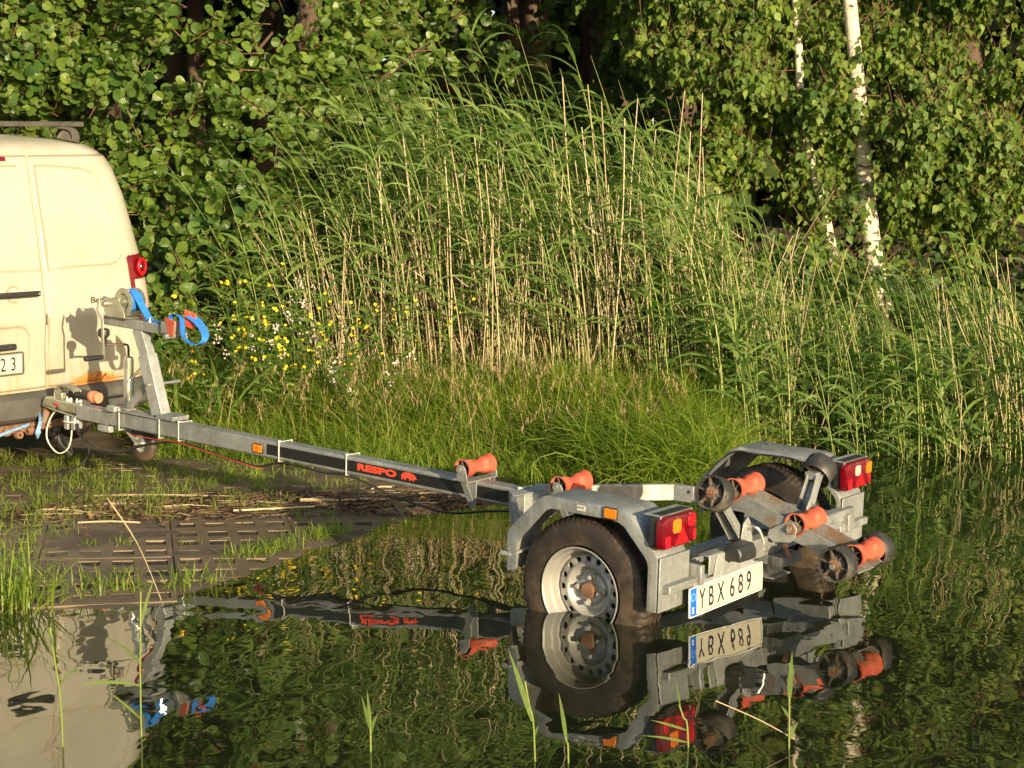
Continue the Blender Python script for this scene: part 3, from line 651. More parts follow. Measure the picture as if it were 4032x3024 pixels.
# tail lights
def tail_light(s):
    x = -.385; ya, yb = .578 * s, .806 * s; z0, z1 = .130, .252
    lo, hi = min(ya, yb), max(ya, yb); cy, cz = (lo + hi) / 2, (z0 + z1) / 2
    hs = MB(); o1 = rrect(cy, cz + .004, hi - lo - .012, z1 - z0 + .004, .02)
    hs.prism([(a, b) for a, b in o1], -.372, -.325, 'yz'); root = hs.build('tail_light', 'black', T, .004)
    m = MB(); rings = [(0, 0, .026), (.001, -.016, .026), (.006, -.026, .022), (.016, -.031, .018)]
    N = len(rrect(0, 0, 1, 1, .1)); vs = []
    for ins, dx, r in [(0.0, 0, .024)] + [(a, b, c) for a, b, c in rings[1:]]:
        vs += [(-.362 + dx, a, b) for a, b in rrect(cy, cz, hi - lo - 2 * ins, z1 - z0 - 2 * ins, r)]
    fs = [(i * N + k, i * N + (k + 1) % N, (i + 1) * N + (k + 1) % N, (i + 1) * N + k) for i in range(3) for k in range(N)] + [tuple(3 * N + k for k in range(N))]
    m.add(vs, fs).build('red_lens', 'red_lens', root, 0, 30)
    xs = -.3935
    def pad(cy_, cz_, w_, h_, mat, name, ridges=6, r=.012):
        MB().prism(rrect(cy_, cz_, w_, h_, r, 5), xs - .003, xs + .002, 'yz').build(name, mat, root, .001)
        mm = MB()
        for k in range(ridges):
            zz = cz_ - h_ / 2 + h_ * (k + .7) / (ridges + .4); ww = w_ * .74
            mm.box(xs - .0042, xs - .002, cy_ - ww / 2, cy_ + ww / 2, zz, zz + h_ * .055)
        mm.build(name + '_ridge', mat, root)
    # photo: on the left lamp amber sits at the outer top, on the right lamp at the outer top too
    pad(cy + (.030 if s > 0 else -.078), cz + .022, (.052 if s > 0 else .046), .050, 'amber_lens', 'indicator_lens', 7)
    pad(cy + (-.066 if s > 0 else .021), cz + (.030 if s > 0 else .022), .046, .044, 'red_bright' if s > 0 else 'clear_lens', 'fog_lens' if s > 0 else 'reversing_lens', 7)
    pad(cy + .085, cz - .030, .030, .046, 'red_bright', 'stop_lens', 4, .008)
    pad(cy - .088, cz - .026, .016, .040, 'red_bright', 'position_lens', 4, .006)
    MB().prism([(cy - .052, cz - .048), (cy + .040, cz - .048), (cy - .006, cz + .020)], xs - .0025, xs + .001, 'yz').build('triangle_reflector', plain('reflector_red_%d' % (s + 1), (.33, .006, .008), .2, 0, .3, 120, None, .5), root)
    m = MB()
    for a, b in ((cy - .05, cz + .055), (cy + .035, cz + .055), (cy + .055, cz - .05), (cy - .06, cz - .052)): m.lathe([(0, xs - .003), (.003, xs - .003), (.003, xs + .002)], 8, 'x', (0, a, b))
    m.build('lens_screw', 'zinc_clear', root)
    MB().box(-.372, -.30, lo + .01, hi - .01, .252, .257).box(-.372, -.366, lo + .01, hi - .01, .14, .257).build('lamp_mount', 'galv_light', T, .001)
tail_light(1); tail_light(-1)

# wheels
def tyre_mesh():
    n = 216; prof = [(.174, .064), (.182, .078), (.205, .080), (.232, .080), (.256, .076), (.270, .070), (.279, .062), (.284, .050), (.286, .034), (.286, .031), (.279, .030), (.279, .025), (.286, .024), (.287, .006), (.279, .005), (.279, -.005), (.287, -.006), (.286, -.024), (.279, -.025), (.279, -.030), (.286, -.031), (.286, -.034), (.284, -.050), (.279, -.062), (.270, -.070), (.256, -.076), (.232, -.080), (.205, -.080), (.182, -.078), (.174, -.064)]
    def mod(i, k):
        r = prof[i][0]
        if i in (5, 6, 7, 8, 21, 22, 23, 24): return -.0045 if k % 3 == 0 else 0
        if i in (12, 13, 16, 17): return -.004 if (k + 1) % 3 == 0 else 0
        return 0
    m = MB().lathe(prof, n, 'y', mod=mod); me = m.mesh('tyre', 50)
    me.materials.append(MT['tyre']); me.materials.append(MT['tyre_tread'])
    for p in me.polygons:
        c = p.center; r = math.hypot(c.x, c.z)
        if r > .262: p.material_index = 1
    return me
def rim_mesh():
    m = MB(); n = 64
    prof = [(.1725, .078), (.1745, .083), (.1715, .084), (.166, .079), (.162, .060), (.160, .048), (.152, .042), (.1495, .014), (.142, .008), (.1335, .016)]
    m.lathe(prof, n, 'y')
    # disc band with real vent holes: 16 sectors
    NS = 16; r0, r1 = .1045, .1335; yb = .016
    for k in range(NS):
        a0, a1 = 2 * PI * k / NS, 2 * PI * (k + 1) / NS; am = (a0 + a1) / 2; rm = (r0 + r1) / 2; outer = []
        for a in (a0, am, a1): outer.append((r0, a))
        outer.append((rm, a1))
        for a in (a1, am, a0): outer.append((r1, a))
        outer.append((rm, a0))
        def yy_(r): return yb + (r1 - r) * .32
        ov = [(r * math.cos(a), yy_(r), r * math.sin(a)) for r, a in outer]
        cx0, cz0 = rm * math.cos(am), rm * math.sin(am); iv = []; dv = []
        er = Vector((math.cos(am), math.sin(am))); et = Vector((-math.sin(am), math.cos(am)))
        for q in range(8):
            # order matching outer: start at (r0,a0)
            ang = math.radians(225 - 45 * q); lr, lt = math.cos(ang), math.sin(ang)
            p = Vector((cx0, cz0)) + er * (.0112 * lr) + et * (.0118 * lt); iv.append((p.x, yy_(rm) - .001, p.y)); dv.append((p.x, yy_(rm) - .010, p.y))
        m.add(ov + iv + dv, [(q, (q + 1) % 8, 8 + (q + 1) % 8, 8 + q) for q in range(8)] + [(8 + q, 8 + (q + 1) % 8, 16 + (q + 1) % 8, 16 + q) for q in range(8)])
    m.lathe([(.1045, yb + .0093), (.099, .029), (.092, .028), (.083, .010), (.074, .000), (.062, -.002), (.056, .004), (.050, .006), (.034, .006), (.030, .020)], n, 'y')
    for k in range(4):
        a = PI / 2 * k + .35; c = (.050 * math.cos(a), 0, .050 * math.sin(a))
        m.lathe([(.0175, .004), (.016, .012), (.0125, .014), (.011, .014), (.010, .030), (.007, .034), (0, .0345)], 6, 'y', c)
    me = m.mesh('rim', 32); me.materials.append(MT['rim']); return me
tm_, rm_ = tyre_mesh(), rim_mesh()
drum = MB().lathe([(0, -.05), (.150, -.05), (.152, -.04), (.150, -.022), (.0, -.020)], 32, 'y').mesh('brake_drum', 30)  # drum widened and coloured dark, painted shade behind the vent holes
capm = MB().lathe([(.030, .012), (.0305, .024), (.028, .031), (.018, .0325), (.0, .033)], 20, 'y').mesh('hub_cap', 40)
for s in (1, -1):
    # wheel centre plane
    base = Matrix.Translation((0, s * (.7577 - .084), -.104)) @ Matrix.Rotation(0 if s > 0 else PI, 4, 'Z') @ Matrix.Rotation(.25, 4, 'Y')
    wroot = link('wheel', tm_, None, T, None, base)
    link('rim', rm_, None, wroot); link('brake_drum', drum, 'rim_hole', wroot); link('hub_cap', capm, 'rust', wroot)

# rollers
def orange_roller(length=.19, re=.0445, rm=.027):
    m = MB(); prof = []; N = 14; h = length / 2
    for i in range(N + 1):
        t = -1 + 2 * i / N; prof.append((rm + (re - rm) * (abs(t) ** 1.55), t * h))
    full = [(re - .006, -h + .030), (re - .005, -h)] + prof + [(re - .005, h), (re - .006, h - .030)]
    m.lathe([(re - .006, -h + .05)] + full + [(re - .006, h - .05), (rm - .008, 0), (re - .006, -h + .05)], 36, 'y')
    me = m.mesh('keel_roller', 40); me.materials.append(MT['orange']); m = MB()
    m.lathe([(rm - .007, -h + .035), (.012, -h + .034), (.012, h - .034), (rm - .007, h - .035)], 24, 'y')
    for sg in (-1, 1):
        for k in range(6):
            a = PI / 3 * k + .3; d = Vector((math.cos(a), 0, math.sin(a))); p = Vector((0, sg * (h - .018), 0))
            m.beam(p + d * .008, p + d * (re - .006), .024, .003, d.cross(Vector((0, 1, 0))))
    hub = m.mesh('roller_hub', 30); hub.materials.append(MT['rubber_hub'])
    return me, hub
axlem = MB().lathe([(0, -.116), (.011, -.116), (.011, .116), (0, .116)], 12, 'y').lathe([(.021, .106), (.021, .110), (.012, .110)], 16, 'y').lathe([(.012, .110), (.012, .120), (.0, .120)], 6, 'y').mesh('roller_pin', 30)
orm = orange_roller(); orm_s = orange_roller(.175, .045, .029)
def put_roller(me, x, y, z, rotz=0, tilt=0, pin=True):
    mm = Matrix.Translation((x, y, z)) @ Matrix.Rotation(tilt, 4, 'X') @ Matrix.Rotation(rotz, 4, 'Z')
    r = link('keel_roller', me[0], None, T, None, mm); link('roller_hub', me[1], None, r)
    if pin: link('roller_pin', axlem, 'galv_rust', r)
    return r
put_roller(orm, 1.126, 0, .103); put_roller(orm, .598, 0, .106)
for x in (1.110, .582):
    m = MB()
    for s in (1, -1):
        y0, y1 = (.101, .106) if s > 0 else (-.106, -.101)
        m.prism([(x - .028, .048), (x + .030, .048), (x + .038, .075), (x + .034, .105), (x + .018, .122), (x, .120), (x - .012, .105)], y0, y1)
        ya, yb = (.043, .104) if s > 0 else (-.104, -.043)
        m.box(x - .03, x + .03, ya, yb, .0465, .0515)
        yc = .044 * s
        m.prism([(x - .032, .05), (x - .030, -.070), (x - .018, -.088), (x - .012, -.060), (x + .030, .046)], min(yc, yc + .005 * s), max(yc, yc + .005 * s))
        m.beam((x - .022, .060 * s, -.07), (x + .0, .100 * s, .048), .034, .004, (0, 1, 0))
    m.box(x - .03, x + .03, -.043, .043, .0465, .0515)
    m.build('roller_bracket', 'galv', T, .0015)

# tilting keel beam
KA, KB = Vector((-.165, 0, .232)), Vector((-.80, 0, .030))
kd = (KB - KA).normalized(); kn = Vector((-kd.z, 0, kd.x)); kn = kn if kn.z > 0 else -kn
def kp(t, off, y): p = KA + kd * t + kn * off; return (p.x, y, p.z)
L = (KB - KA).length
m = MB()
for s in (1, -1):
    y0, y1 = .066 * s, .071 * s
    poly = [(0, .010), (L * .82, .012), (L + .02, -.012), (L, -.045), (L * .5, -.060), (.05, -.052), (0, -.03)]
    n = len(poly); vs = [kp(a, b, y0) for a, b in poly] + [kp(a, b, y1) for a, b in poly]
    m.add(vs, [tuple(range(n)), tuple(range(n, 2 * n))[::-1]] + [(i, (i + 1) % n, n + (i + 1) % n, n + i) for i in range(n)])
vs = [kp(t, o, y) for t in (0, L) for o in (-.045, -.050) for y in (-.066, .066)]
m.add(vs, [(0, 1, 3, 2), (4, 6, 7, 5), (0, 4, 5, 1), (2, 3, 7, 6), (0, 2, 6, 4), (1, 5, 7, 3)])
m.build('keel_beam', 'galv_rust', T, .0012)
put_roller(orm_s, -.235, -.01, .222, .0, 0, False); put_roller(orm_s, -.515, -.01, .128, 0, 0, False); put_roller(orm_s, -.768, 0, .052, 0, 0, False)
m = MB()
for x, z in ((-.235, .222), (-.515, .128)): m.lathe([(0, -.072), (.010, -.072), (.010, .072), (0, .072)], 10, 'y', (x, 0, z))
m.build('beam_pin', 'galv_rust', T)
# pivot plates and bolt
m = MB()
for s in (1, -1):
    a, b = (.074, .079) if s > 0 else (-.079, -.074)
    m.prism([(-.398, .060), (-.405, .092), (-.480, .134), (-.505, .134), (-.525, .112), (-.520, .075), (-.500, .055), (-.43, .045)], a, b)
m.build('pivot_plate', 'galv_light', T, .0015)
m = MB().lathe([(.022, .079), (.022, .083), (.013, .083)], 18, 'y', (-.497, 0, .108)).build('pivot_washer', 'rust', T)
m = MB().lathe([(.013, .083), (.0125, .092), (0, .092)], 6, 'y', (-.497, 0, .108)).build('pivot_bolt', 'zinc_clear', T)
MB().box(-.47, -.36, -.075, .075, -.05, -.012).box(-.40, -.37, -.06, .06, -.10, -.05).box(-.43, -.35, -.07, .07, -.105, -.100).build('pivot_saddle', 'galv', T, .003)
MB().beam((-.47, .07, .045), (-.50, .075, -.005), .004, .02).build('rusty_tab', 'rust', T, .001)

# hollow black support wheels
def support_wheel():
    m = MB(); R0, W0 = .066, .040
    m.lathe([(R0 - .008, -W0 + .002), (R0 - .003, -W0), (R0, -W0 + .005), (R0 + .001, 0), (R0, W0 - .005), (R0 - .003, W0), (R0 - .008, W0 - .002), (R0 - .010, W0 - .022), (R0 - .010, -W0 + .022)], 48, 'y', close=True)
    me = m.mesh('tread', 50)
    h = MB().lathe([(.012, -W0 + .006), (.022, -W0 + .010), (.041, -.014), (.043, 0), (.041, .014), (.022, W0 - .010), (.012, W0 - .006)], 28, 'y')
    for k in range(6):
        a = PI / 3 * k + .2; d = Vector((math.cos(a), 0, math.sin(a)))
        for sg in (-1, 1):
            p = Vector((0, sg * .010, 0)); h.beam(p + d * .020, p + d * (R0 - .009), .007, .040, Vector((0, 1, 0)))
    h.lathe([(.030, -.004), (R0 - .010, -.004), (R0 - .010, .004), (.030, .004)], 28, 'y')
    b = MB().lathe([(.020, W0 - .010), (.020, W0 - .005), (.010, W0 - .005)], 16, 'y').lathe([(.010, W0 - .005), (.010, W0 + .004), (.0, W0 + .004)], 8, 'y')
    return me, h.mesh('wheel_spokes', 30), b.mesh('axle_bolt', 30)
swm, swh, swb = support_wheel()
def put_sw(x, y, z, tilt, flip=False, boltmat='rust'):
    mm = Matrix.Translation((x, y, z)) @ Matrix.Rotation(tilt, 4, 'X') @ Matrix.Rotation(PI if flip else 0, 4, 'Z')
    r = link('support_wheel', swm, 'rubber', T, None, mm); link('wheel_spokes', swh, 'rubber_hub', r)
    link('axle_bolt', swb, None, r).data = swb
    if not swb.materials: swb.materials.append(MT[boltmat])
    return r
put_sw(-.742, .152, .032, 0); put_sw(-.742, -.150, .030, 0, True)
MB().lathe([(0, -.20), (.010, -.20), (.010, .20), (0, .20)], 10, 'y', (-.742, 0, .028)).build('wheel_axle', 'galv_rust', T)
put_sw(-.345, .395, .272, math.radians(18)); put_sw(-.340, -.425, .240, math.radians(-32), True)
# raised arms for the side support wheels
for s in (1, -1):
    m = MB(); lo = Vector((-.372, .235 * s, .060)); hi = Vector((-.352, .372 * s, .235)); top = Vector((-.345, .360 * s, .270))
    d = (hi - lo).normalized()
    for dx in (-.026, .026):
        m.beam(lo + Vector((dx, 0, 0)), hi + Vector((dx * .8, 0, 0)), .004, .044, (0, 1, 0))
    m.beam(lo + Vector((0, .018 * s, 0)), hi + Vector((0, .018 * s, 0)), .056, .004, Vector((0, d.z, -d.y)))
    m.box(-.372, -.320, min(.345 * s, .385 * s), max(.345 * s, .385 * s), .215, .245)
    m.build('support_arm', 'galv', T, .0015)
    m = MB().box(-.408, -.335, min(.20 * s, .29 * s), max(.20 * s, .29 * s), .062, .068)
    m.prism([(.205 * s, .066), (.295 * s, .066), (.275 * s, .150), (.245 * s, .170), (.215 * s, .130)], -.408, -.403, 'yz')
    m.build('arm_foot', 'galv_light', T, .001)
    m = MB().tube(catmull([(-.400, .245 * s, .132), (-.430, .243 * s, .134), (-.446, .235 * s, .128), (-.455, .225 * s, .105), (-.462, .215 * s, .070)], 4), .006, 8)
    m.lathe([(.012, -.432), (.012, -.405)], 10, 'x', (0, .245 * s, .132))
    m.build('locking_handle', 'zinc_clear', T)

# winch post
m = MB().beam((3.235, 0, .060), (3.345, 0, .365), .064, .082, (-1, 0, 0)).build('winch_post', 'galv_light', T, .004)
MB().beam((3.335, 0, .350), (3.405, 0, .500), .050, .070, (-1, 0, 0)).build('post_extension', 'galv_light', T, .003)
MB().beam((3.50, 0, .062), (3.345, 0, .215), .045, .006, (0, 1, 0)).box(3.47, 3.53, -.03, .03, .056, .064).build('post_brace', 'galv', T, .001)
MB().beam((3.664, 0, .5225), (3.176, 0, .513), .060, .052).build('winch_arm', 'galv', T, .005)
m = MB().box(3.195, 3.56, -.055, .055, .048, .054).box(3.085, 3.215, -.055, .055, .052, .074)
m.build('base_plate', 'galv', T, .001)
for x in (3.20, 3.52):
    m = MB()
    for s in (1, -1): m.tube([(x, .046 * s, .066), (x, .046 * s, -.052)], .0055, 8)
    m.tube([(x, -.05, -.050), (x, .05, -.050)], .0055, 8)
    for s in (1, -1): m.lathe([(.010, .054), (.010, .062), (.0, .062)], 6, 'z', (x, .046 * s, 0))
    m.build('u_bolt', 'galv_light', T)
MB().box(3.53, 3.60, .030, .068, .042, .074).build('clamp_lug', 'galv_light', T, .006)
MB().tube([(3.29, .05, .215), (3.29, -.17, .215)], .009, 8).build('clamp_rod', 'zinc_clear', T)
MB().tube([(3.56, -.05, .19), (3.535, -.16, .30)], .006, 8).build('locking_lever', 'zinc_clear', T)
# winch
wf = MB()
for y in (.062, -.050):
    wf.prism([(3.60, .549), (3.44, .549), (3.46, .60), (3.50, .645), (3.60, .650), (3.625, .62)], y, y + .004)
wf.box(3.42, 3.61, -.05, .066, .5485, .5525)
winch = wf.build('winch', 'zinc', T, .001)
def gear(y, mat='zinc'):
    n = 42 * 4; R0 = .073
    def mod(i, k): return -.006 if (i in (1, 2) and k % 4 < 2) else 0
    m = MB().lathe([(.045, y), (R0, y), (R0, y + .006), (.045, y + .006), (.045, y)], n, 'y', (3.475, 0, .633), mod)
    m.lathe([(.045, y), (.040, y - .008), (.012, y - .008), (.012, y + .012), (.0, y + .012)], 32, 'y', (3.475, 0, .633))
    return m
gear(.045).build('gear_wheel', 'zinc', winch, 0, 30)
MB().lathe([(.0, -.046), (.066, -.046), (.070, -.040), (.0, -.038)], 40, 'y', (3.475, 0, .633)).build('drum_flange', 'zinc', winch, 0, 30)
MB().lathe([(.0, -.038), (.052, -.038), (.054, 0), (.052, .030), (.0, .030)], 36, 'y', (3.475, 0, .633)).build('strap_coil', 'blue_strap', winch)
MB().tube([(3.595, .09, .615), (3.595, -.06, .615)], .009, 10).lathe([(.016, .066), (.016, .090), (.0, .092)], 12, 'y', (3.595, 0, .615)).build('crank_shaft', 'zinc_clear', winch)
MB().beam((3.60, .105, .640), (3.605, .115, .575), .018, .005, (0, 1, 0)).beam((3.605, .115, .575), (3.555, .122, .535), .018, .005, (0, 1, 0)).beam((3.555, .122, .540), (3.548, .122, .335), .018, .005, (0, 1, 0)).build('crank_arm', 'zinc', winch, .001)
MB().tube([(3.548, .128, .343), (3.548, .150, .343), (3.548, .200, .343), (3.548, .238, .343), (3.548, .243, .343)], [.011, .0125, .014, .0145, .010], 14).build('crank_handle', 'black', winch)
# strap from drum to bow stop, then the hanging loop
Y = (0, 1, 0)
MB().ribbon(catmull([(3.50, .0, .694), (3.475, 0, .697), (3.45, 0, .690), (3.40, 0, .636), (3.36, 0, .590), (3.325, 0, .553), (3.30, 0, .545), (3.24, .0, .543), (3.19, 0, .548), (3.165, 0, .565)], 5), Y, .046, .003).build('winch_strap', 'blue_strap', T)
lp = catmull([(3.17, .0, .552), (3.155, .0, .583), (3.12, .0, .597), (3.085, -.005, .580), (3.065, .005, .545), (3.05, .015, .505), (3.02, .02, .478), (2.975, .02, .462), (2.935, .01, .462), (2.918, -.01, .483), (2.935, -.03, .512), (2.985, -.05, .545), (3.04, -.06, .572), (3.08, -.055, .590)], 6)
wdv = []
for i, p in enumerate(lp):
    t = i / (len(lp) - 1); a = .55 * math.sin(t * PI * 1.6); wdv.append(Vector((-.25 * math.sin(t * 5), math.cos(a), math.sin(a) * .6)))
MB().ribbon(lp, wdv, .044, .003).build('strap_loop', 'blue_strap', T)
m = MB()
m.add([(3.150, .052, .585), (3.060, .060, .572), (3.075, .058, .492), (3.125, .050, .488), (3.150, .044, .585), (3.060, .052, .572), (3.075, .050, .492), (3.125, .042, .488)], [(0, 1, 2, 3), (7, 6, 5, 4), (0, 4, 5, 1), (1, 5, 6, 2), (2, 6, 7, 3), (3, 7, 4, 0)])
m.build('bow_stop_pad', 'orange', T, .003)
m = MB()
m.add([(3.120, -.062, .620), (3.040, -.070, .600), (3.052, -.068, .520), (3.110, -.060, .530), (3.120, -.052, .620), (3.040, -.060, .600), (3.052, -.058, .520), (3.110, -.050, .530)], [(0, 1, 2, 3), (7, 6, 5, 4), (0, 4, 5, 1), (1, 5, 6, 2), (2, 6, 7, 3), (3, 7, 4, 0)])
m.build('bow_stop_pad', 'orange', T, .003)
MB().box(3.12, 3.18, -.05, .05, .50, .56).tube([(3.125, .07, .487), (3.125, -.07, .487)], .014, 14).build('bow_stop_mount', 'galv', T, .002)
m = MB()
for x, y in ((3.30, .02), (3.22, -.012), (3.36, -.01)): m.lathe([(.011, .539), (.011, .549), (.006, .551), (.006, .562), (0, .562)], 6, 'z', (x, y, 0))
m.build('arm_bolt', 'zinc_clear', T)

# jockey wheel on the far side
jy = -.085
jk = MB().lathe([(.0, .040), (.027, .040), (.027, .300), (.024, .316), (.012, .322), (.0, .322)], 24, 'z', (3.60, jy, 0)).build('jockey_tube', 'zinc_clear', T)
MB().tube([(3.60, jy, .05), (3.60, jy, -.075)], .021, 16).build('jockey_inner_tube', 'zinc_clear', jk)
MB().tube(catmull([(3.60, jy, .320), (3.60, jy, .365), (3.605, jy + .01, .385), (3.64, jy + .06, .388), (3.665, jy + .10, .385), (3.668, jy + .105, .392)], 4), .0065, 8).build('crank_rod', 'dark_metal', jk)
MB().lathe([(.0, .378), (.014, .378), (.015, .418), (.020, .426), (.030, .434), (.032, .452), (.029, .468), (.018, .474), (.0, .475)], 20, 'z', (3.668, jy + .108, 0)).build('crank_knob', 'black', jk)
MB().box(3.565, 3.635, -.112, -.04, .0, .035).build('jockey_clamp', 'galv', T, .004)
jw = MB().lathe([(.048, -.022), (.085, -.025), (.096, -.016), (.100, 0), (.096, .016), (.085, .025), (.048, .022)], 36, 'y').mesh('jockey_wheel', 45)
jwo = link('jockey_wheel', jw, 'tyre', T, None, Matrix.Translation((3.455, jy + .02, -.125)))
MB().lathe([(.048, .020), (.044, .010), (.030, .006), (.018, .020), (.012, .026), (0, .026)], 24, 'y').lathe([(.048, -.020), (.044, -.010), (.030, -.006), (.018, -.020), (0, -.026)], 24, 'y').build('jockey_rim', 'galv_light', jwo)
MB().tube([(0, -.05, 0), (0, .06, 0)], .009, 10).lathe([(.018, .045), (.018, .056), (.0, .060)], 8, 'y').build('jockey_bolt', 'zinc_clear', jwo)
MB().beam((3.455, jy + .058, -.125), (3.56, jy + .040, -.07), .005, .035, (0, 1, 0)).beam((3.455, jy - .018, -.125), (3.56, jy - .030, -.07), .005, .035, (0, 1, 0)).box(3.55, 3.63, jy - .035, jy + .045, -.078, -.068).build('jockey_fork', 'galv_light', T, .001)

# coupling
cp = MB()
cp.prism([(3.885, -.018), (3.885, .040), (4.06, .046), (4.12, .050), (4.165, .048), (4.190, .035), (4.200, .008), (4.200, -.004), (4.12, -.012)], -.030, .030)
coup = cp.build('coupling', 'zinc', T, .010)
MB().add([(3.89, .042, -.028), (4.10, .044, -.010), (4.19, .036, -.002), (4.222, .012, .0), (4.222, -.012, 0), (4.19, -.036, -.002), (4.10, -.044, -.010), (3.89, -.042, -.028)] + [(x, y, z - .006) for x, y, z in [(3.89, .042, -.028), (4.10, .044, -.010), (4.19, .036, -.002), (4.222, .012, .0), (4.222, -.012, 0), (4.19, -.036, -.002), (4.10, -.044, -.010), (3.89, -.042, -.028)]],
         [tuple(range(8)), tuple(range(15, 7, -1))] + [(i, (i + 1) % 8, 8 + (i + 1) % 8, 8 + i) for i in range(8)]).build('coupling_flange', 'zinc', coup, .002)
MB().box(4.075, 4.095, .030, .034, .012, .022).box(4.050, 4.068, .030, .034, .006, .020).build('wear_indicator', 'red_plastic', coup, .001)
MB().box(4.05, 4.066, .030, .035, -.010, .004).build('indicator_window', 'black', coup, .001)
m = MB()
hc = catmull([(4.085, 0, .045), (4.095, 0, .085), (4.065, 0, .118), (4.02, 0, .126), (3.96, 0, .118), (3.925, 0, .104)], 4)
m.ribbon(hc, Y, .045, .010); m.ribbon([(p.x, p.y + .024, p.z - .004) for p in hc], (0, .3, 1), .014, .004).ribbon([(p.x, p.y - .024, p.z - .004) for p in hc], (0, -.3, 1), .014, .004)
m.build('coupling_handle', 'zinc', coup, .003)
MB().box(4.02, 4.075, .0, .032, .046, .085).build('handle_hinge', 'zinc', coup, .003)
m = MB()
for x in (4.00, 3.915): m.lathe([(.011, .044), (.011, .056), (.006, .057), (.006, .066), (0, .066)], 6, 'z', (x, .012, 0)); m.lathe([(.011, .044), (.011, .056), (0, .056)], 6, 'z', (x, -.012, 0))
m.build('coupling_bolt', 'zinc_clear', coup)
pg = MB().tube([(4.025, -.045, .082), (3.88, -.045, .078), (3.86, -.045, .078)], [.026, .027, .026], 20).build('parking_plug', 'black', T)
MB().tube([(3.862, -.045, .078), (3.855, -.045, .078), (3.832, -.045, .077), (3.83, -.045, .077), (3.80, -.045, .076)], [.030, .032, .032, .028, .029], 20).build('plug_cap', 'orange_dull', pg)
m = MB().box(3.965, 4.000, .014, .038, -.112, -.030).box(3.905, 3.940, .014, .038, -.108, -.034).box(3.905, 4.0, -.02, .016, -.104, -.036)
m.build('plug_holder', 'galv_light', T, .007)
MB().tube(catmull([(3.99, .045, -.066), (3.94, .052, -.064), (3.905, .048, -.060), (3.90, .035, -.066)], 4), .0045, 6).build('cable_tie', 'white_plastic', T)
MB().tube(catmull([(4.085, .02, -.020), (4.115, .025, -.050), (4.155, .025, -.110), (4.168, .025, -.170), (4.145, .025, -.215), (4.090, .025, -.250), (4.040, .025, -.252), (3.985, .025, -.222), (3.955, .025, -.170), (3.945, .025, -.11)], 6), .0042, 8).build('breakaway_cable', 'white_cable', T)
MB().box(3.605, 3.70, .0, .045, -.078, -.044).build('bracket_end', 'galv_light', T, .003)

# ------------------------------------------------------------------ van
V = empty('cargo_van', VM, 'dirty cream cargo van with rust along the rear doors and a roof bar', 'van')
ZL = [.42, .66 + .0, .82, .94, 1.22, 1.36, 1.56, 1.71, 1.78, 1.84, 1.875, 1.905]
WL = [.84, .865, .868, .865, .842, .815, .785, .735, .69, .62, .45, .12]
XL = [.02, .00, -.005, -.012, .018, .050, .098, .130, .150, .200, .30, .42]
def vw(z): return float(np.interp(z, ZL, WL))
def vx(z): return float(np.interp(z, [.42, .73, .90, 1.17, 1.40, 1.51, 1.78, 1.83, 1.86, 1.90], [.0, .0, -.015, .018, .058, .086, .140, .165, .21, .40]))
def rear_x(y, z):
    wd = vw(z); yn = min(abs(y) / wd, 1.0); rc = .17
    x = vx(z) + .022 * (yn / .8) ** 2
    e = abs(y) - (wd - rc)
    if e > 0: x += rc - math.sqrt(max(rc * rc - e * e, 0)) if e < rc else rc
    return x
def plan(z):
    """outline half from rear centre to the flank, then forward to the nose"""
    wd = vw(z); pts = []
    for k in range(9): pts.append((wd - .17) * k / 8)
    for k in range(1, 9): pts.append(wd - .17 + .17 * math.sin(PI / 2 * k / 8))
    out = [(rear_x(y, z), y) for y in pts]
    return out
NOSE = 4.30
def van_body():
    zs = [.42, .50, .66, .82, .94, 1.08, 1.22, 1.36, 1.48, 1.58, 1.66, 1.72, 1.77, 1.81, 1.845, 1.872, 1.89, 1.902, 1.908]
    m = MB(); rows = []
    def nose_x(z):   # front profile: bonnet, windscreen, roof
        return float(np.interp(z, [.42, .75, 1.0, 1.12, 1.16, 1.5, 1.80, 1.86, 1.91], [4.30, 4.33, 4.25, 3.95, 3.30, 2.85, 2.35, 2.1, 1.6]))
    for z in zs:
        h = plan(z); wd = vw(z); nx_ = nose_x(z)
        side = [(x, wd) for x in np.linspace(h[-1][0] + .15, nx_ - .35, 12)]
        fr_ = [(nx_ - .35 + .35 * math.sin(PI / 2 * k / 6), wd - .35 * wd * (1 - math.cos(PI / 2 * k / 6))) for k in range(1, 7)] + [(nx_, wd * .3), (nx_ + .01, 0)]
        half = h + side + fr_
        loop = half + [(x, -y) for x, y in half[-2:0:-1]]
        rows.append([(x, y, z) for x, y in loop])
    n = len(rows[0]); vs = [v for r in rows for v in r]
    fs = [(i * n + k, i * n + (k + 1) % n, (i + 1) * n + (k + 1) % n, (i + 1) * n + k) for i in range(len(rows) - 1) for k in range(n)]
    c = len(vs); vs.append((1.2, 0, 1.912)); fs += [((len(rows) - 1) * n + k, (len(rows) - 1) * n + (k + 1) % n, c) for k in range(n)]
    fs.append(tuple(range(n)))
    return m.add(vs, fs)
body = van_body().build('body', 'van', V, 0, 50)
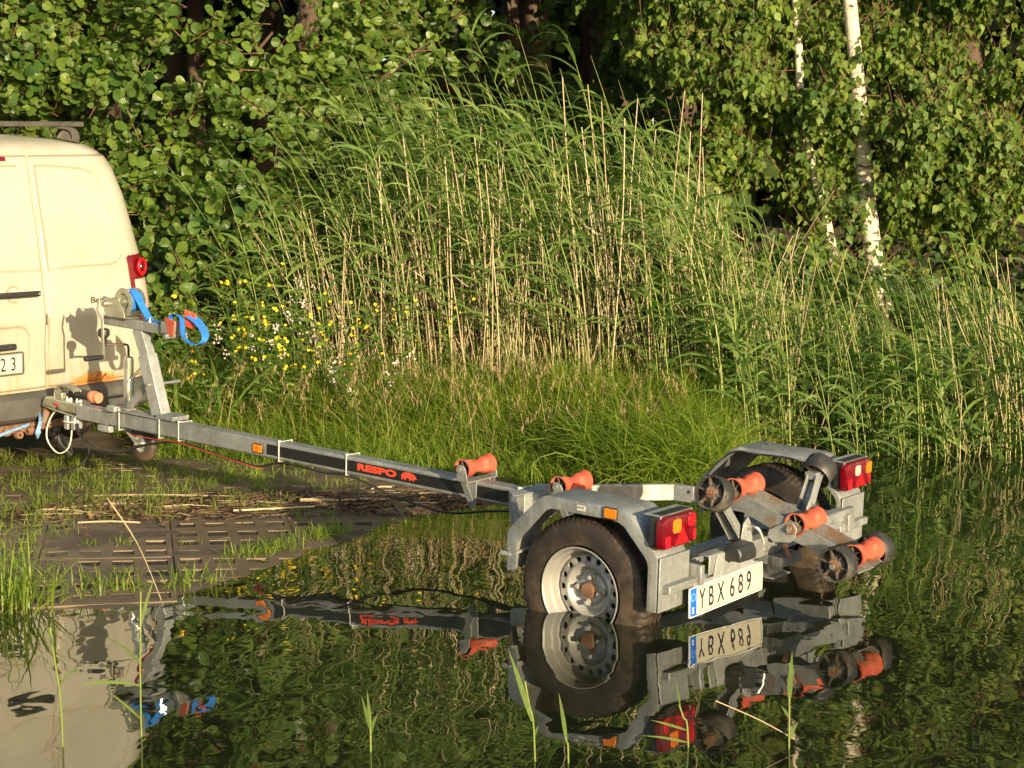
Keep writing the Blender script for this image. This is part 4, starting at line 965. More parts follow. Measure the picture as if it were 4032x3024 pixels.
# rear doors as panels standing proud of the shell, with pressed window recess
def sw_outline():
    """right door pressed panel outline in (y,z): photo-measured"""
    return [(-.115, 1.735), (-.30, 1.728), (-.42, 1.715), (-.50, 1.690), (-.552, 1.62), (-.575, 1.52), (-.606, 1.37), (-.625, 1.27), (-.622, 1.215), (-.595, 1.183), (-.54, 1.172), (-.30, 1.170), (-.115, 1.165)]
def seg_dist(py, pz, poly, closed):
    best = 9; n = len(poly)
    for i in range(n if closed else n - 1):
        a = poly[i]; b = poly[(i + 1) % n]; dy, dz = b[0] - a[0], b[1] - a[1]; L2 = dy * dy + dz * dz
        t = max(0, min(1, ((py - a[0]) * dy + (pz - a[1]) * dz) / L2)); d = math.hypot(py - a[0] - t * dy, pz - a[1] - t * dz)
        best = min(best, d)
    return best
def inside(py, pz, poly):
    c = False; n = len(poly)
    for i in range(n):
        (a, b), (c_, d) = poly[i], poly[(i + 1) % n]
        if (b > pz) != (d > pz) and py < (c_ - a) * (pz - b) / (d - b) + a: c = not c
    return c
def door(y0, y1, z0, z1, presses, name, lines=()):
    ny = int(abs(y1 - y0) / .0085); nz = int((z1 - z0) / .0085); m = MB(); vs = []; rim = []; gr = []
    for i in range(ny + 1):
        for j in range(nz + 1):
            z = z0 + (z1 - z0) * j / nz; y = y0 + (y1 - y0) * i / ny
            lim = (vw(z) - .028) * (1 if y > 0 else -1)
            # the outer edge follows the flank; lower outer corner is rounded
            k = (y - y0) / (y1 - y0)
            ye = y0 + (min(abs(y1), abs(lim)) * (1 if y1 > 0 else -1) - y0) * k
            if z < z0 + .09:
                cr = .09; f = 1 - math.sqrt(max(0, 1 - ((z0 + cr - z) / cr) ** 2)); ye -= (ye - y0) * 0 + (cr * f * (1 if y1 > 0 else -1)) * k
            off = -.0075
            for poly, depth, wid in presses:
                d = seg_dist(ye, z, poly, True); ins = inside(ye, z, poly)
                sd_ = -d if ins else d
                off += depth * (1 - 1 / (1 + math.exp(-sd_ / wid)))
            for poly, depth, wid in lines:
                d = seg_dist(ye, z, poly, False); off += depth * math.exp(-(d / wid) ** 2)
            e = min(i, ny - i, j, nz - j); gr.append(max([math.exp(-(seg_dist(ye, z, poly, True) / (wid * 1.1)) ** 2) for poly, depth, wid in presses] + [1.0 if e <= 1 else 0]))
            if e == 0: off = .0035
            elif e == 1: off += .0015
            vs.append((rear_x(ye, z) + off, ye, z))
    fs = [(i * (nz + 1) + j, (i + 1) * (nz + 1) + j, (i + 1) * (nz + 1) + j + 1, i * (nz + 1) + j + 1) for i in range(ny) for j in range(nz)]
    o = m.add(vs, fs).build(name, 'van', V, 0, 60); a = o.data.attributes.new('crease_tint', 'FLOAT', 'POINT'); a.data.foreach_set('value', gr); return o
swp = sw_outline(); swl = [(-.055 - (y + .115) if False else -.16 - y - .0, z) for y, z in swp]
swl = [(y, z) for y, z in swl]
lic = rrect(.345, .745, .62, .24, .07)
lineR = [(-.085, 1.168), (-.30, 1.172), (-.56, 1.180), (-.80, 1.19)]
lineR = []
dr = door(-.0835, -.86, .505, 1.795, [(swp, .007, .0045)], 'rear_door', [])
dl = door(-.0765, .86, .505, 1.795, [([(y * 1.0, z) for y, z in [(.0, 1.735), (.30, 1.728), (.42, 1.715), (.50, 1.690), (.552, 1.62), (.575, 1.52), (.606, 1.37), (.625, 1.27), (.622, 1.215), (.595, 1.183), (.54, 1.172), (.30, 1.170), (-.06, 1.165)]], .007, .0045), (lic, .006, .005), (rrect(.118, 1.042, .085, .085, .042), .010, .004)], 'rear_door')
# dark gap behind the doors' joint
MB().add([(rear_x(-.08, z) + .0028, -.08 + s * .006, z) for z in np.linspace(.50, 1.80, 30) for s in (-1, 1)], [(2 * i, 2 * i + 1, 2 * i + 3, 2 * i + 2) for i in range(29)]).build('door_seal', 'black', V)
# handle
MB().beam((-.050, -.018, 1.045), (-.050, .26, 1.048), .022, .030).box(-.05, .0, .0, .02, 1.035, 1.055).box(-.05, .0, .225, .245, 1.035, 1.055).build('door_handle', 'black', dl, .008)
MB().lathe([(.0075, -.064), (.0075, -.060)], 10, 'x', (0, -.004, 1.046)).lathe([(0, -.0635), (.0075, -.064)], 10, 'x', (0, -.004, 1.046)).build('lock_barrel', 'zinc_clear', dl)
MB().box(-.035, .0, .128, .56, .742, .776).build('plate_lamp_strip', 'black', dl, .008)
# number plate on van: only its last two digits are in view
vm = Matrix.Translation((-.010, .345, .665)) @ Matrix.Rotation(-.02, 4, 'Y')
vp = MB().box(-.006, 0, -.26, .26, -.0555, .0555).build('number_plate', 'plate_white', dl, .0015, matrix=vm)
frame_ring(.536, .128, .014, .0095, -.010, .0).build('plate_holder', 'bumper', vp) if False else None
fr_o = frame_ring(.536, .128, .014, .009, -.010, .0).build('plate_holder', 'bumper', V, matrix=vm)
frame_ring(.512, .105, .008, .0018, -.0068, -.0058).build('plate_border', 'ink', V, matrix=vm)
rear_text('2', -.120, -.036, .107, 'ink', V, .72, .0006, -.0066).matrix_basis = vm @ Matrix(((0, 0, -1, -.0066), (-1, 0, 0, -.118), (0, 1, 0, -.037), (0, 0, 0, 1)))
rear_text('3', -.180, -.036, .107, 'ink', V, .72, .0006, -.0066).matrix_basis = vm @ Matrix(((0, 0, -1, -.0066), (-1, 0, 0, -.182), (0, 1, 0, -.037), (0, 0, 0, 1)))
# high brake light
z_ = 1.776
MB().add([(rear_x(y, z) - .010, y, z) for y in np.linspace(.065, .50, 12) for z in (1.762, 1.786)], [(2 * i, 2 * i + 1, 2 * i + 3, 2 * i + 2) for i in range(11)]).add([(rear_x(.065, z) - x, .065 + dy, z) for z in (1.762, 1.786) for x, dy in ((.010, 0), (.0, -.006))], [(0, 1, 3, 2)]).build('high_brake_light', 'red_lens', dl)
# rear lamp clusters at the corners
def lamp_cluster(s):
    def strip(z0, z1, name, mat, par, y_in=.0, extra=-.014, a0=.70, a1=1.0, nz=14):
        m = MB(); vs = []; na = 8
        for j in range(nz + 1):
            z = z0 + (z1 - z0) * j / nz; wd = vw(z)
            for i in range(na + 1):
                t = i / na; a = (a0 + (a1 - a0) * t)
                e = .17 * math.sin(a * PI / 2); yb = wd - .17 + e; xb = vx(z) + .022 * (yb / wd / .8) ** 2 + (.17 - math.sqrt(max(.17 ** 2 - e * e, 0)) if a > 0 else 0)
                nrm = Vector((-math.cos(a * PI / 2), math.sin(max(a, 0) * PI / 2))); ed = 1 if 0 < i < na and 0 < j < nz else .1
                vs.append((xb + nrm.x * -extra * ed, s * (yb + nrm.y * -extra * ed), z))
        fs = [(j * (na + 1) + i, j * (na + 1) + i + 1, (j + 1) * (na + 1) + i + 1, (j + 1) * (na + 1) + i) for j in range(nz) for i in range(na)]
        return m.add(vs, fs).build(name, mat, par, 0, 60)
    root = strip(.82, 1.232, 'rear_lamp', 'red_lens', V, a0=-.14, a1=1.0, extra=-.013)
    strip(.885, 1.085, 'reversing_lens', 'clear_lens', root, a0=-.03, a1=.92, extra=-.017)
    # round bullseye lamp
    z, a = 1.145, .30; wd = vw(z); e = .17 * math.sin(a * PI / 2); yb = wd - .17 + e; xb = vx(z) + .02 + .17 - math.sqrt(.17 ** 2 - e * e)
    c = Vector((xb - .020, s * (yb + .010), z)); nv = Vector((-math.cos(a * PI / 2) , s * math.sin(a * PI / 2) , .0)).normalized()
    q = nv.to_track_quat('Y', 'Z').to_matrix().to_4x4(); mm = Matrix.Translation(c) @ q
    MB().lathe([(.052, -.008), (.053, .002), (.048, .008), (.034, .006), (.032, .002)], 32, 'y').build('lamp_ring', 'red_bright', root, matrix=mm)
    MB().lathe([(.030, .0), (.024, .009), (.0, .010)], 24, 'y').build('lamp_bulb_cover', 'red_lens', root, matrix=mm)
lamp_cluster(-1); lamp_cluster(1)
# bumper: swept profile
def bumper():
    zs = [(.315, .05), (.320, .02), (.345, -.030), (.362, -.045), (.366, -.060), (.372, -.060), (.43, -.066), (.470, -.064), (.488, -.040), (.497, .0), (.498, .03)]
    m = MB(); rows = []
    for z, dx in zs:
        row = []
        for k in range(-30, 31):
            y = k / 30 * .885; yn = abs(y) / .885; x = -.01 + dx + .035 * yn ** 2; e = abs(y) - .66
            if e > 0: x += .225 - math.sqrt(max(.225 ** 2 - e * e, 0))
            row.append((x, y, z))
        rows.append(row)
    n = 61; vs = [v for r in rows for v in r]
    return m.add(vs, [(i * n + k, i * n + k + 1, (i + 1) * n + k + 1, (i + 1) * n + k) for i in range(len(rows) - 1) for k in range(n - 1)])
bmp = bumper().build('rear_bumper', 'bumper', V, 0, 30)
# raised bumper corners beside the doors
for s in (1, -1):
    m = MB(); vs = []; N = 9
    for z, in_ in ((.488, 0), (.54, 0), (.60, 0), (.66, 0), (.70, .02), (.73, .06), (.74, .10)):
        for k in range(N):
            a = .50 + .62 * k / (N - 1) + in_; wd = .872; e = .19 * math.sin(min(a, 1) * PI / 2); yb = wd - .17 + e * .92; xb = .0 + .19 - math.sqrt(max(.19 ** 2 - e * e, 0)) + max(0, a - 1) * .5
            vs.append((xb - .012, s * (yb + .006), z))
    m.add(vs, [(i * N + k, i * N + k + 1, (i + 1) * N + k + 1, (i + 1) * N + k) for i in range(6) for k in range(N - 1)])
    m.build('bumper_corner', 'bumper', V, 0, 50)
MB().lathe([(0, -.004), (.026, -.003), (.028, .004)], 20, 'x', (.055, -.63, .408)).build('bumper_reflector', 'orange_dull', bmp)
MB().tube(catmull([(-.062, -.42, .335), (-.070, -.44, .350), (-.064, -.60, .352), (-.04, -.66, .345)], 4), .010, 8).build('bumper_moulding', 'bumper', bmp)
# tow bar
MB().tube(catmull([(-.105, -.0, .455), (-.105, 0, .40), (-.100, .0, .36), (-.085, .01, .325), (-.04, .03, .295), (.02, .05, .285), (.10, .05, .29)], 5), [.017] * 4 + [.022] * 27, 14).lathe([(0, .025), (.018, .018), (.025, 0), (.018, -.018), (.0, -.025)], 16, 'z', (-.105, 0, .437)).build('tow_bar', 'rust', V)
MB().tube([(-.02, .72, .30), (-.02, -.40, .305)], .026, 10).build('tow_crossbar', 'rust', V)
m = MB()
for k in range(8):
    y = .60 - .075 * k; m.lathe([(.008, -.018), (.020, -.020), (.026, 0), (.020, .020), (.008, .018)], 12, 'y' if k % 2 else 'x', (-.055, y, .275 + .012 * (k % 3)))
m.build('rusty_chain', 'rust', V)
MB().tube(catmull([(-.07, .52, .26), (-.085, .40, .268), (-.08, .25, .300), (-.07, .12, .322), (-.05, .08, .325)], 5), .009, 7).build('rope', 'blue_rope', V)
MB().ribbon(catmull([(-.075, .02, .372), (-.115, .05, .335), (-.125, .075, .290), (-.105, .07, .262), (-.07, .04, .262), (-.05, .01, .285)], 5), (.3, .3, 1), .030, .006).build('blue_sling', 'blue_rope', V)
# hanging seven pin socket
hm = Matrix.Translation((-.04, -.075, .20)) @ Matrix.Rotation(math.radians(55), 4, 'Y') @ Matrix.Rotation(math.radians(24), 4, 'X')
MB().lathe([(.0, -.075), (.018, -.075), (.022, -.06), (.026, -.02), (.030, .0), (.034, .05), (.034, .07), (.0, .07)], 18, 'z', mod=lambda i, k: .003 if (k % 2 and 2 < i < 6) else 0).build('hanging_socket', 'black', V, matrix=Matrix.Translation((-.05, -.14, .18)) @ Matrix.Rotation(math.radians(-35), 4, 'X') @ Matrix.Rotation(math.radians(15), 4, 'Y'))
MB().lathe([(0, -.03), (.035, -.03), (.04, 0), (.035, .02), (0, .03)], 16, 'y', (-.01, -.10, .262)).build('socket_mount', 'black', V)
MB().tube(catmull([(.02, -.12, .25), (.0, -.26, .17), (-.02, -.33, .13), (-.03, -.31, .08), (-.02, -.26, .03), (-.01, -.16, .012), (-.02, -.11, .02)], 5), .006, 6).build('socket_cable', 'black', V)
# wheels
vt = MB().lathe([(.19, .06), (.20, .085), (.26, .095), (.30, .085), (.315, .06), (.320, .03), (.320, -.03), (.315, -.06), (.30, -.085), (.26, -.095), (.20, -.085), (.19, -.06)], 72, 'y', mod=lambda i, k: -.006 if (k % 3 == 0 and 2 < i < 9) else 0).mesh('wheel', 50)
vr = MB().lathe([(.192, .06), (.185, .03), (.12, .05), (.06, .06), (.0, .06)], 32, 'y').mesh('rim', 40)
for x in (.86, 3.55):
    for s in (1, -1):
        wv = link('wheel', vt, 'tyre', V, None, Matrix.Translation((x, .745 * s, .315)) @ Matrix.Rotation(0 if s > 0 else PI, 4, 'Z')); link('rim', vr, 'rim', wv)
MB().box(.10, 4.0, -.60, .60, .33, .42).build('underbody', 'dark_metal', V)
# roof rack bar
MB().beam((.27, -.535, 1.962), (.27, .60, 1.962), .045, .030).build('roof_bar', 'rack', V, .004)
for s in (1, -1):
    m = MB(); pth = [(.50, 1.850), (.505, 1.885), (.500, 1.915), (.48, 1.935), (.44, 1.947), (.36, 1.947), (.33, 1.940)]
    o_, i_ = pth, [(.455, 1.868), (.455, 1.895), (.445, 1.915), (.425, 1.928), (.40, 1.935), (.35, 1.936), (.335, 1.935)]
    poly = [(a * s, b) for a, b in o_] + [(a * s, b) for a, b in i_[::-1]]
    m.prism(poly, .250, .292, 'yz'); m.prism([(.465 * s, 1.862), (.36 * s, 1.885), (.40 * s, 1.930), (.44 * s, 1.915)], .262, .280, 'yz')
    m.build('rack_foot', 'rack', V, .003)
MB().box(.0, .0, 0, 0, 0, 0)
# drip rail strip along rear roof edge and lettering
rear_text('Berlingo', -.372, .960, .050, 'chrome_letter', V, 1.15, .0012, -.002).matrix_basis = Matrix(((0, 0, -1, rear_x(-.45, .97) - .011), (-1, 0, -.0, -.372), (0, 1, 0, .962), (0, 0, 0, 1))) @ Matrix.Rotation(math.radians(-7), 4, 'Y')
# windscreen, side glass and headlamps, out of the picture
MB().add([(3.16, -.66, 1.22), (3.16, .66, 1.22), (2.50, .60, 1.74), (2.50, -.60, 1.74), (3.20, -.66, 1.22), (3.20, .66, 1.22), (2.56, .60, 1.74), (2.56, -.60, 1.74)], [(0, 1, 2, 3), (7, 6, 5, 4), (0, 4, 5, 1), (1, 5, 6, 2), (2, 6, 7, 3), (3, 7, 4, 0)]).build('windscreen', 'glass_dark', V)
for s in (1, -1):
    y = .80 * s; MB().add([(2.0, y, 1.20), (2.75, y, 1.20), (2.45, .725 * s, 1.68), (2.0, .725 * s, 1.68), (2.0, .842 * s, 1.20), (2.75, .842 * s, 1.20), (2.45, .772 * s, 1.68), (2.0, .772 * s, 1.68)], [(0, 1, 2, 3), (7, 6, 5, 4), (0, 4, 5, 1), (1, 5, 6, 2), (2, 6, 7, 3), (3, 7, 4, 0)]).build('side_window', 'glass_dark', V)
#VEGETATION
# ------------------------------------------------------------------ vegetation
def leaf_alder():
    o = [(0, 0, 0), (.20, .10, 0), (.40, .36, 0), (.46, .62, 0), (.34, .88, 0), (.10, .98, 0), (0, .93, 0), (-.10, .98, 0), (-.34, .88, 0), (-.46, .62, 0), (-.40, .36, 0), (-.20, .10, 0)]
    mid = [(0, .33, 0), (0, .66, 0)]
    V = np.array(o + mid, float); V[:, 2] = .20 * np.abs(V[:, 0]) - .22 * (V[:, 1] - .5) ** 2
    F = [(0, 1, 12), (1, 2, 12), (2, 13, 12), (2, 3, 13), (3, 4, 13), (4, 5, 13), (5, 6, 13), (6, 7, 13), (7, 8, 13), (8, 9, 13), (9, 10, 13), (10, 12, 13), (10, 11, 12), (11, 0, 12)]
    return V, F
def leaf_birch():
    o = [(0, 0, 0), (.20, .05, 0), (.40, .26, 0), (.33, .46, 0), (.17, .72, 0), (0, 1.02, 0), (-.17, .72, 0), (-.33, .46, 0), (-.40, .26, 0), (-.20, .05, 0), (0, .45, 0)]
    V = np.array(o, float); V[:, 2] = .18 * np.abs(V[:, 0]) - .15 * V[:, 1] ** 2
    return V, [(k, (k + 1) % 10, 10) for k in range(10)]
def leaf_simple():
    V = np.array([(0, 0, 0), (.42, .45, .08), (0, 1, -.1), (-.42, .45, .08), (0, .5, 0)], float)
    return V, [(0, 1, 4), (1, 2, 4), (2, 3, 4), (3, 0, 4)]
def unit(a): return a / (np.linalg.norm(a, axis=-1, keepdims=True) + 1e-9)
def wob(x, z, s=1.0, ph=0.0):
    return (np.sin(x * 1.9 * s + ph + 1.3 * np.sin(z * 1.3 * s + ph)) * np.cos(z * 2.3 * s + .7 * ph + np.sin(x * 1.1 * s)) + .6 * np.sin(x * 4.3 * s + z * 3.1 * s + ph * 2) * np.cos(z * 5.1 * s - x * 2.2 * s + ph)) / 1.6

def make_tree(name, label, cat, base, leaves, twigs, mats, trunks, group=None, trunk_mat='brown_bark', part='leaf'):
    """leaves: (R,T,rnd, template); nearest 300 become parts, the rest one stuff part"""
    root = bpy.data.objects.new(name, None); COL.objects.link(root); root.location = base; tag(root, label, cat, group)
    inv = np.array(base)
    for tname, pts, rad, n in trunks:
        MB().tube([np.array(p) - inv for p in catmull(pts, 5)], list(np.interp(np.linspace(0, 1, (len(pts) - 1) * 5 + 1), np.linspace(0, 1, len(rad)), rad)), n, True).build(tname, trunk_mat if tname != 'branch' else 'brown_bark', root, 0, 60)
    R, Tt, rnd, tpl = leaves; tv, tf = tpl
    px = Tt[:, 0] / Tt[:, 1]; pz = (Tt[:, 2] - CH) / Tt[:, 1]
    vis = (np.abs(px) < .29) & (pz < .135) & (pz > -.20)
    size = np.linalg.norm(R[:, :, 1], axis=1) / Tt[:, 1]
    order = np.argsort(-(size * np.where(vis, 1, 0)) + (Tt[:, 1] * .002)); pick = order[:300]; rest = np.ones(len(Tt), bool); rest[pick] = False
    me = np_mesh(part, tv, np.array(tf), None, True, tv[:, 1] - .75 * np.abs(tv[:, 0]))
    for i in pick:
        m = Matrix([[*map(float, R[i][r]), float(Tt[i][r] - inv[r])] for r in range(3)] + [[0, 0, 0, 1]])
        link(part, me, mats[1], root, None, m)
    o = link('foliage', scatter_mesh('foliage', tv, tf, R[rest], Tt[rest] - inv, rnd[rest]), mats[0], root); tag(o, kind='stuff')
    if twigs is not None:
        o = link('twigs', twigs, mats[2], root); tag(o, kind='stuff'); me.update()
        o.location = -Vector(base)
    return root

def tube_batch(name, P0, P1, r0, r1, bend=None, seg=3, sides=3, rnd=None):
    """many thin curved sticks at once: P0,P1 (N,3), bend (N,3) mid offset"""
    N = len(P0); t = np.linspace(0, 1, seg + 1)
    C = P0[:, None] * (1 - t)[None, :, None] + P1[:, None] * t[None, :, None]
    if bend is not None: C = C + bend[:, None] * (4 * t * (1 - t))[None, :, None]
    d = unit(P1 - P0); ref = np.where(np.abs(d[:, 2:3]) > .9, np.array([[1., 0, 0]]), np.array([[0., 0, 1.]]))
    u = unit(np.cross(d, ref)); v = np.cross(d, u)
    rr = (np.asarray(r0)[:, None] * (1 - t) + np.asarray(r1)[:, None] * t)
    ang = np.arange(sides) * 2 * PI / sides
    ring = u[:, None] * np.cos(ang)[None, :, None] + v[:, None] * np.sin(ang)[None, :, None]
    V = C[:, :, None] + ring[:, None] * rr[:, :, None, None]
    n = (seg + 1) * sides; f = []
    for i in range(seg):
        for k in range(sides): f.append((i * sides + k, i * sides + (k + 1) % sides, (i + 1) * sides + (k + 1) % sides, (i + 1) * sides + k))
    F = np.array(f)[None] + (np.arange(N) * n)[:, None, None]
    return np_mesh(name, V.reshape(-1, 3), F.reshape(-1, 4), np.repeat(rnd if rnd is not None else rng.random(N), n), True)

def blade_batch(name, P, d0, length, width, droop, seg=4, rnd=None, side=None, wprof=(.5, 1, .95, .7, .02), rndmesh=True):
    """grass/reed blades: start P, initial direction d0, bending down by droop (radians total)"""
    N = len(P); d = unit(d0); C = [P]; 
    horiz = d.copy(); horiz[:, 2] = 0; horiz = unit(horiz + 1e-6)
    el0 = np.arcsin(np.clip(d[:, 2], -1, 1))
    dirs = []
    for k in range(seg):
        el = el0 - droop * ((k + .5) / seg) ** 1.3
        dk = horiz * np.cos(el)[:, None]; dk[:, 2] = np.sin(el); dirs.append(dk); C.append(C[-1] + dk * (length / seg)[:, None])
    C = np.stack(C, 1)
    if side is None:
        side = np.stack([-horiz[:, 1], horiz[:, 0], np.zeros(N)], -1)
        tw = rng.uniform(-.9, .9, N); upv = np.cross(horiz, side); side = unit(side * np.cos(tw)[:, None] + upv * np.sin(tw)[:, None])
    wp = np.interp(np.linspace(0, 1, seg + 1), np.linspace(0, 1, len(wprof)), wprof)
    off = side[:, None] * (width[:, None] * wp[None] / 2)[:, :, None]
    V = np.stack([C - off, C + off], 2).reshape(N, -1, 3); n = 2 * (seg + 1)
    f = np.array([(2 * i, 2 * i + 1, 2 * i + 3, 2 * i + 2) for i in range(seg)])
    F = f[None] + (np.arange(N) * n)[:, None, None]
    return np_mesh(name, V.reshape(-1, 3), F.reshape(-1, 4), np.repeat(rnd if rnd is not None else rng.random(N), n), True)

# ---- alders: wall of round glossy leaves on the left
def shoots(centres, outd, nleaf, L, size, hang, tpl_jit=.25):
    Ts = []; Rs = []; rn = []; tw0 = []; tw1 = []
    N = len(centres)
    ax = unit(outd + rng.normal(0, .55, (N, 3)) + np.array([0, 0, .25 if hang == 0 else -.9]))
    base_r = rng.random(N)
    for k in range(nleaf):
        t = (k + .5) / nleaf
        p = centres + ax * (L * (t - .5))[:, None] if np.ndim(L) else centres + ax * L * (t - .5)
        sd = unit(np.cross(ax, np.array([0, 0, 1.])) + 1e-4); ph = k * 2.4 + base_r * 6
        lat = unit(sd * np.cos(ph)[:, None] + np.cross(ax, sd) * np.sin(ph)[:, None])
        if hang == 0:
            tip = unit(ax * .6 + lat * .9 + rng.normal(0, .3, (N, 3)) + np.array([0, 0, -.1]))
            nrm = unit(np.array([.25, -.70, .65]) + rng.normal(0, .58, (N, 3)))
        else:
            tip = unit(lat * .5 + rng.normal(0, .35, (N, 3)) + np.array([0, 0, -1.0]))
            nrm = unit(np.array([.3, -.9, .35]) + rng.normal(0, .65, (N, 3)))
        B = basis_from(nrm, tip); s = size * rng.uniform(.5, 1.25, N) * (1 if hang else (.75 + .4 * math.sin(PI * t)))
        Rs.append(B * s[:, None, None]); Ts.append(p + lat * .012 + rng.normal(0, .01, (N, 3))); rn.append(np.clip(base_r * .6 + rng.random(N) * .4 + (.12 if k == nleaf - 1 else 0), 0, 1))
    return np.concatenate(Rs), np.concatenate(Ts), np.concatenate(rn), (centres - ax * L * .75, centres + ax * L * .5)

def alder_points(n, x0, x1, z0, z1, ys, dep, dens):
    out = []
    while sum(map(len, out)) < n:
        x = rng.uniform(x0, x1, n); z = rng.uniform(z0, z1, n); k = rng.random(n) < dens(x, z)
        x, z = x[k], z[k]; y = ys(x, z) + rng.exponential(dep, len(x)); out.append(np.stack([x, y, z], -1))
    return np.concatenate(out)[:n]
def ys_alder(x, z):
    b = np.where(z > 2.35, 11.9 + np.maximum(0, -x - 4.5) * .3, 12.0 + np.maximum(0, -2.75 - x) * .80)
    return b + np.maximum(0, x + 1.9) * 1.5 + .42 * wob(x, z, 1.2) + .18 * wob(x, z, 3.1, 2.0) + .10 * z
def dens_alder(x, z):
    g = wob(x, z, 1.45, 4.0); d = np.clip(.75 + .9 * g, .12, 1)
    return d * np.clip((-.35 - x + .15 * wob(x, z, 2, 1)) / 1.3, .0, 1) * np.clip(1.1 - (z - 3.7) * .6, .10, 1)
C1 = alder_points(6200, -7.2, -.4, .25, 6.6, ys_alder, .28, dens_alder)
C1 = C1[~((C1[:, 0] < -2.5) & (C1[:, 2] < 1.95) & (C1[:, 1] < 12.1 + (-2.75 - C1[:, 0]) * .8))]
R_, T_, r_, tw = shoots(C1, np.array([.1, -1, .1]), 8, .21, .079, 0)
tm1 = tube_batch('twigs', tw[0], tw[1], np.full(len(C1), .004), np.full(len(C1), .002), None, 1, 3)
make_tree('alder_bush', 'dense alder with round glossy leaves rising behind the van roof', 'alder', (-3.4, 13.2, .5), (R_, T_, r_, leaf_alder()), tm1, ('alder', 'alder_o', 'twig'),
          [('trunk', [(-3.4, 13.2, .3), (-3.3, 13.2, 1.8), (-3.1, 13.0, 3.6), (-2.9, 12.9, 6)], [.10, .09, .07, .03], 10), ('branch', [(-3.3, 13.2, 1.5), (-2.4, 12.8, 2.2), (-1.7, 12.5, 2.9)], [.035, .022, .01], 6), ('branch', [(-3.2, 13.1, 2.2), (-3.9, 12.8, 3.0), (-4.6, 12.6, 3.9)], [.04, .025, .012], 6), ('branch', [(-3.3, 13.2, 1.0), (-2.6, 12.6, 1.35), (-2.2, 12.15, 1.6)], [.03, .016, .006], 6)])
# second alder further back, standing in shade in the middle
def ys2(x, z): return 16.2 + .5 * wob(x, z, 1.1, 5) + .15 * np.abs(x)
C2 = alder_points(1500, -2.2, 1.6, 1.0, 5.5, ys2, .4, lambda x, z: np.clip(.45 + .8 * wob(x, z, 1.3, 7), .02, 1))
R_, T_, r_, tw = shoots(C2, np.array([0, -1, .1]), 7, .26, .10, 0)
make_tree('alder_tree', 'shaded alder with a leaning brown trunk behind the tall reeds', 'alder', (-1.9, 16.8, .9), (R_, T_, r_ * .7, leaf_alder()), tube_batch('twigs', tw[0], tw[1], np.full(len(C2), .004), np.full(len(C2), .002), None, 1, 3), ('alder', 'alder_o', 'twig'),
          [('trunk', [(-2.2, 17.0, .6), (-2.15, 16.9, 2.2), (-1.95, 16.4, 3.1), (-1.75, 16.1, 4.2), (-1.5, 16, 6)], [.16, .14, .12, .10, .05], 12), ('branch', [(-2.1, 16.8, 2.4), (-1.2, 16.2, 2.9), (-.4, 15.9, 3.5)], [.04, .02, .01], 6)])

# ---- birches on the right
def ys_b(x, z): return 13.9 + .45 * wob(x, z, 1.3, 9) + .2 * wob(x, z, 3, 3) - .10 * (x - 2) + np.maximum(0, 1.4 - x) * .5 + .06 * z
def dens_b(x, z):
    g = wob(x, z, 1.25, 11.0); d = np.clip(.6 + 1.0 * g, .06, 1)
    left = np.clip((x - (1.15 - np.maximum(0, z - 2.6) * .75)) / .7, 0, 1)  # crown stretched left above the view, added to shade the wood behind
    low = np.clip((z - .75) / 1.3, .12, 1)
    tr = 1 - .85 * np.exp(-((x - (3.05 - .12 * (z - 1))) / .20) ** 2) * (z < 3.6) - .7 * np.exp(-((x - 2.72) / .10) ** 2) * (z < 1.9)
    return d * left * low * np.clip(tr, .03, 1) * np.clip(1.1 - (z - 4.2) * .5, .15, 1)
def birch(name, label, n, x0, x1, base, trunks, z0=.7, z1=7.0, off=0.0, seed=0):
    C = alder_points(n, x0, x1, z0, z1, lambda x, z: ys_b(x, z) + off, .38, dens_b)
    R_, T_, r_, tw = shoots(C, np.array([-.15, -.8, 0]), 8, .30, .066, 1)
    tw_m = tube_batch('twigs', tw[0], tw[1], np.full(len(C), .0035), np.full(len(C), .0015), rng.normal(0, .02, (len(C), 3)), 2, 3)
    return make_tree(name, label, 'birch', base, (R_, T_, r_, leaf_birch()), tw_m, ('birch', 'birch_o', 'twig'), trunks, None, 'birch_bark')
birch('birch_tree', 'white barked birch with drooping leafy twigs at the right of the reeds', 5200, -.6, 4.0, (3.06, 14.25, .45),
      [('trunk', [(3.10, 14.25, .30), (3.07, 14.25, .85), (2.98, 14.22, 1.35), (2.90, 14.18, 2.0), (2.82, 14.1, 2.7), (2.72, 14.0, 3.5), (2.6, 13.9, 5), (2.5, 13.8, 6.5)], [.090, .082, .076, .070, .062, .056, .04, .015], 12)])
birch('birch_tree', 'slender leaning birch stem half hidden in leaves left of the white trunk', 2300, .9, 3.0, (2.75, 14.6, .4),
      [('trunk', [(2.78, 14.35, .35), (2.72, 14.35, 1.0), (2.60, 14.30, 1.6), (2.42, 14.25, 2.3), (2.35, 14.2, 3.1), (2.2, 14.1, 5)], [.052, .050, .046, .040, .034, .015], 10)], off=.15)
birch('birch_tree', 'birch at the right edge with leafy twigs hanging over the water reeds', 4600, 2.6, 7.2, (4.9, 14.6, .3),
      [('trunk', [(4.75, 14.8, .1), (4.7, 14.7, 1.5), (4.62, 14.5, 3.0), (4.5, 14.3, 5), (4.4, 14.2, 7)], [.06, .055, .05, .035, .015], 10)], off=-.05)
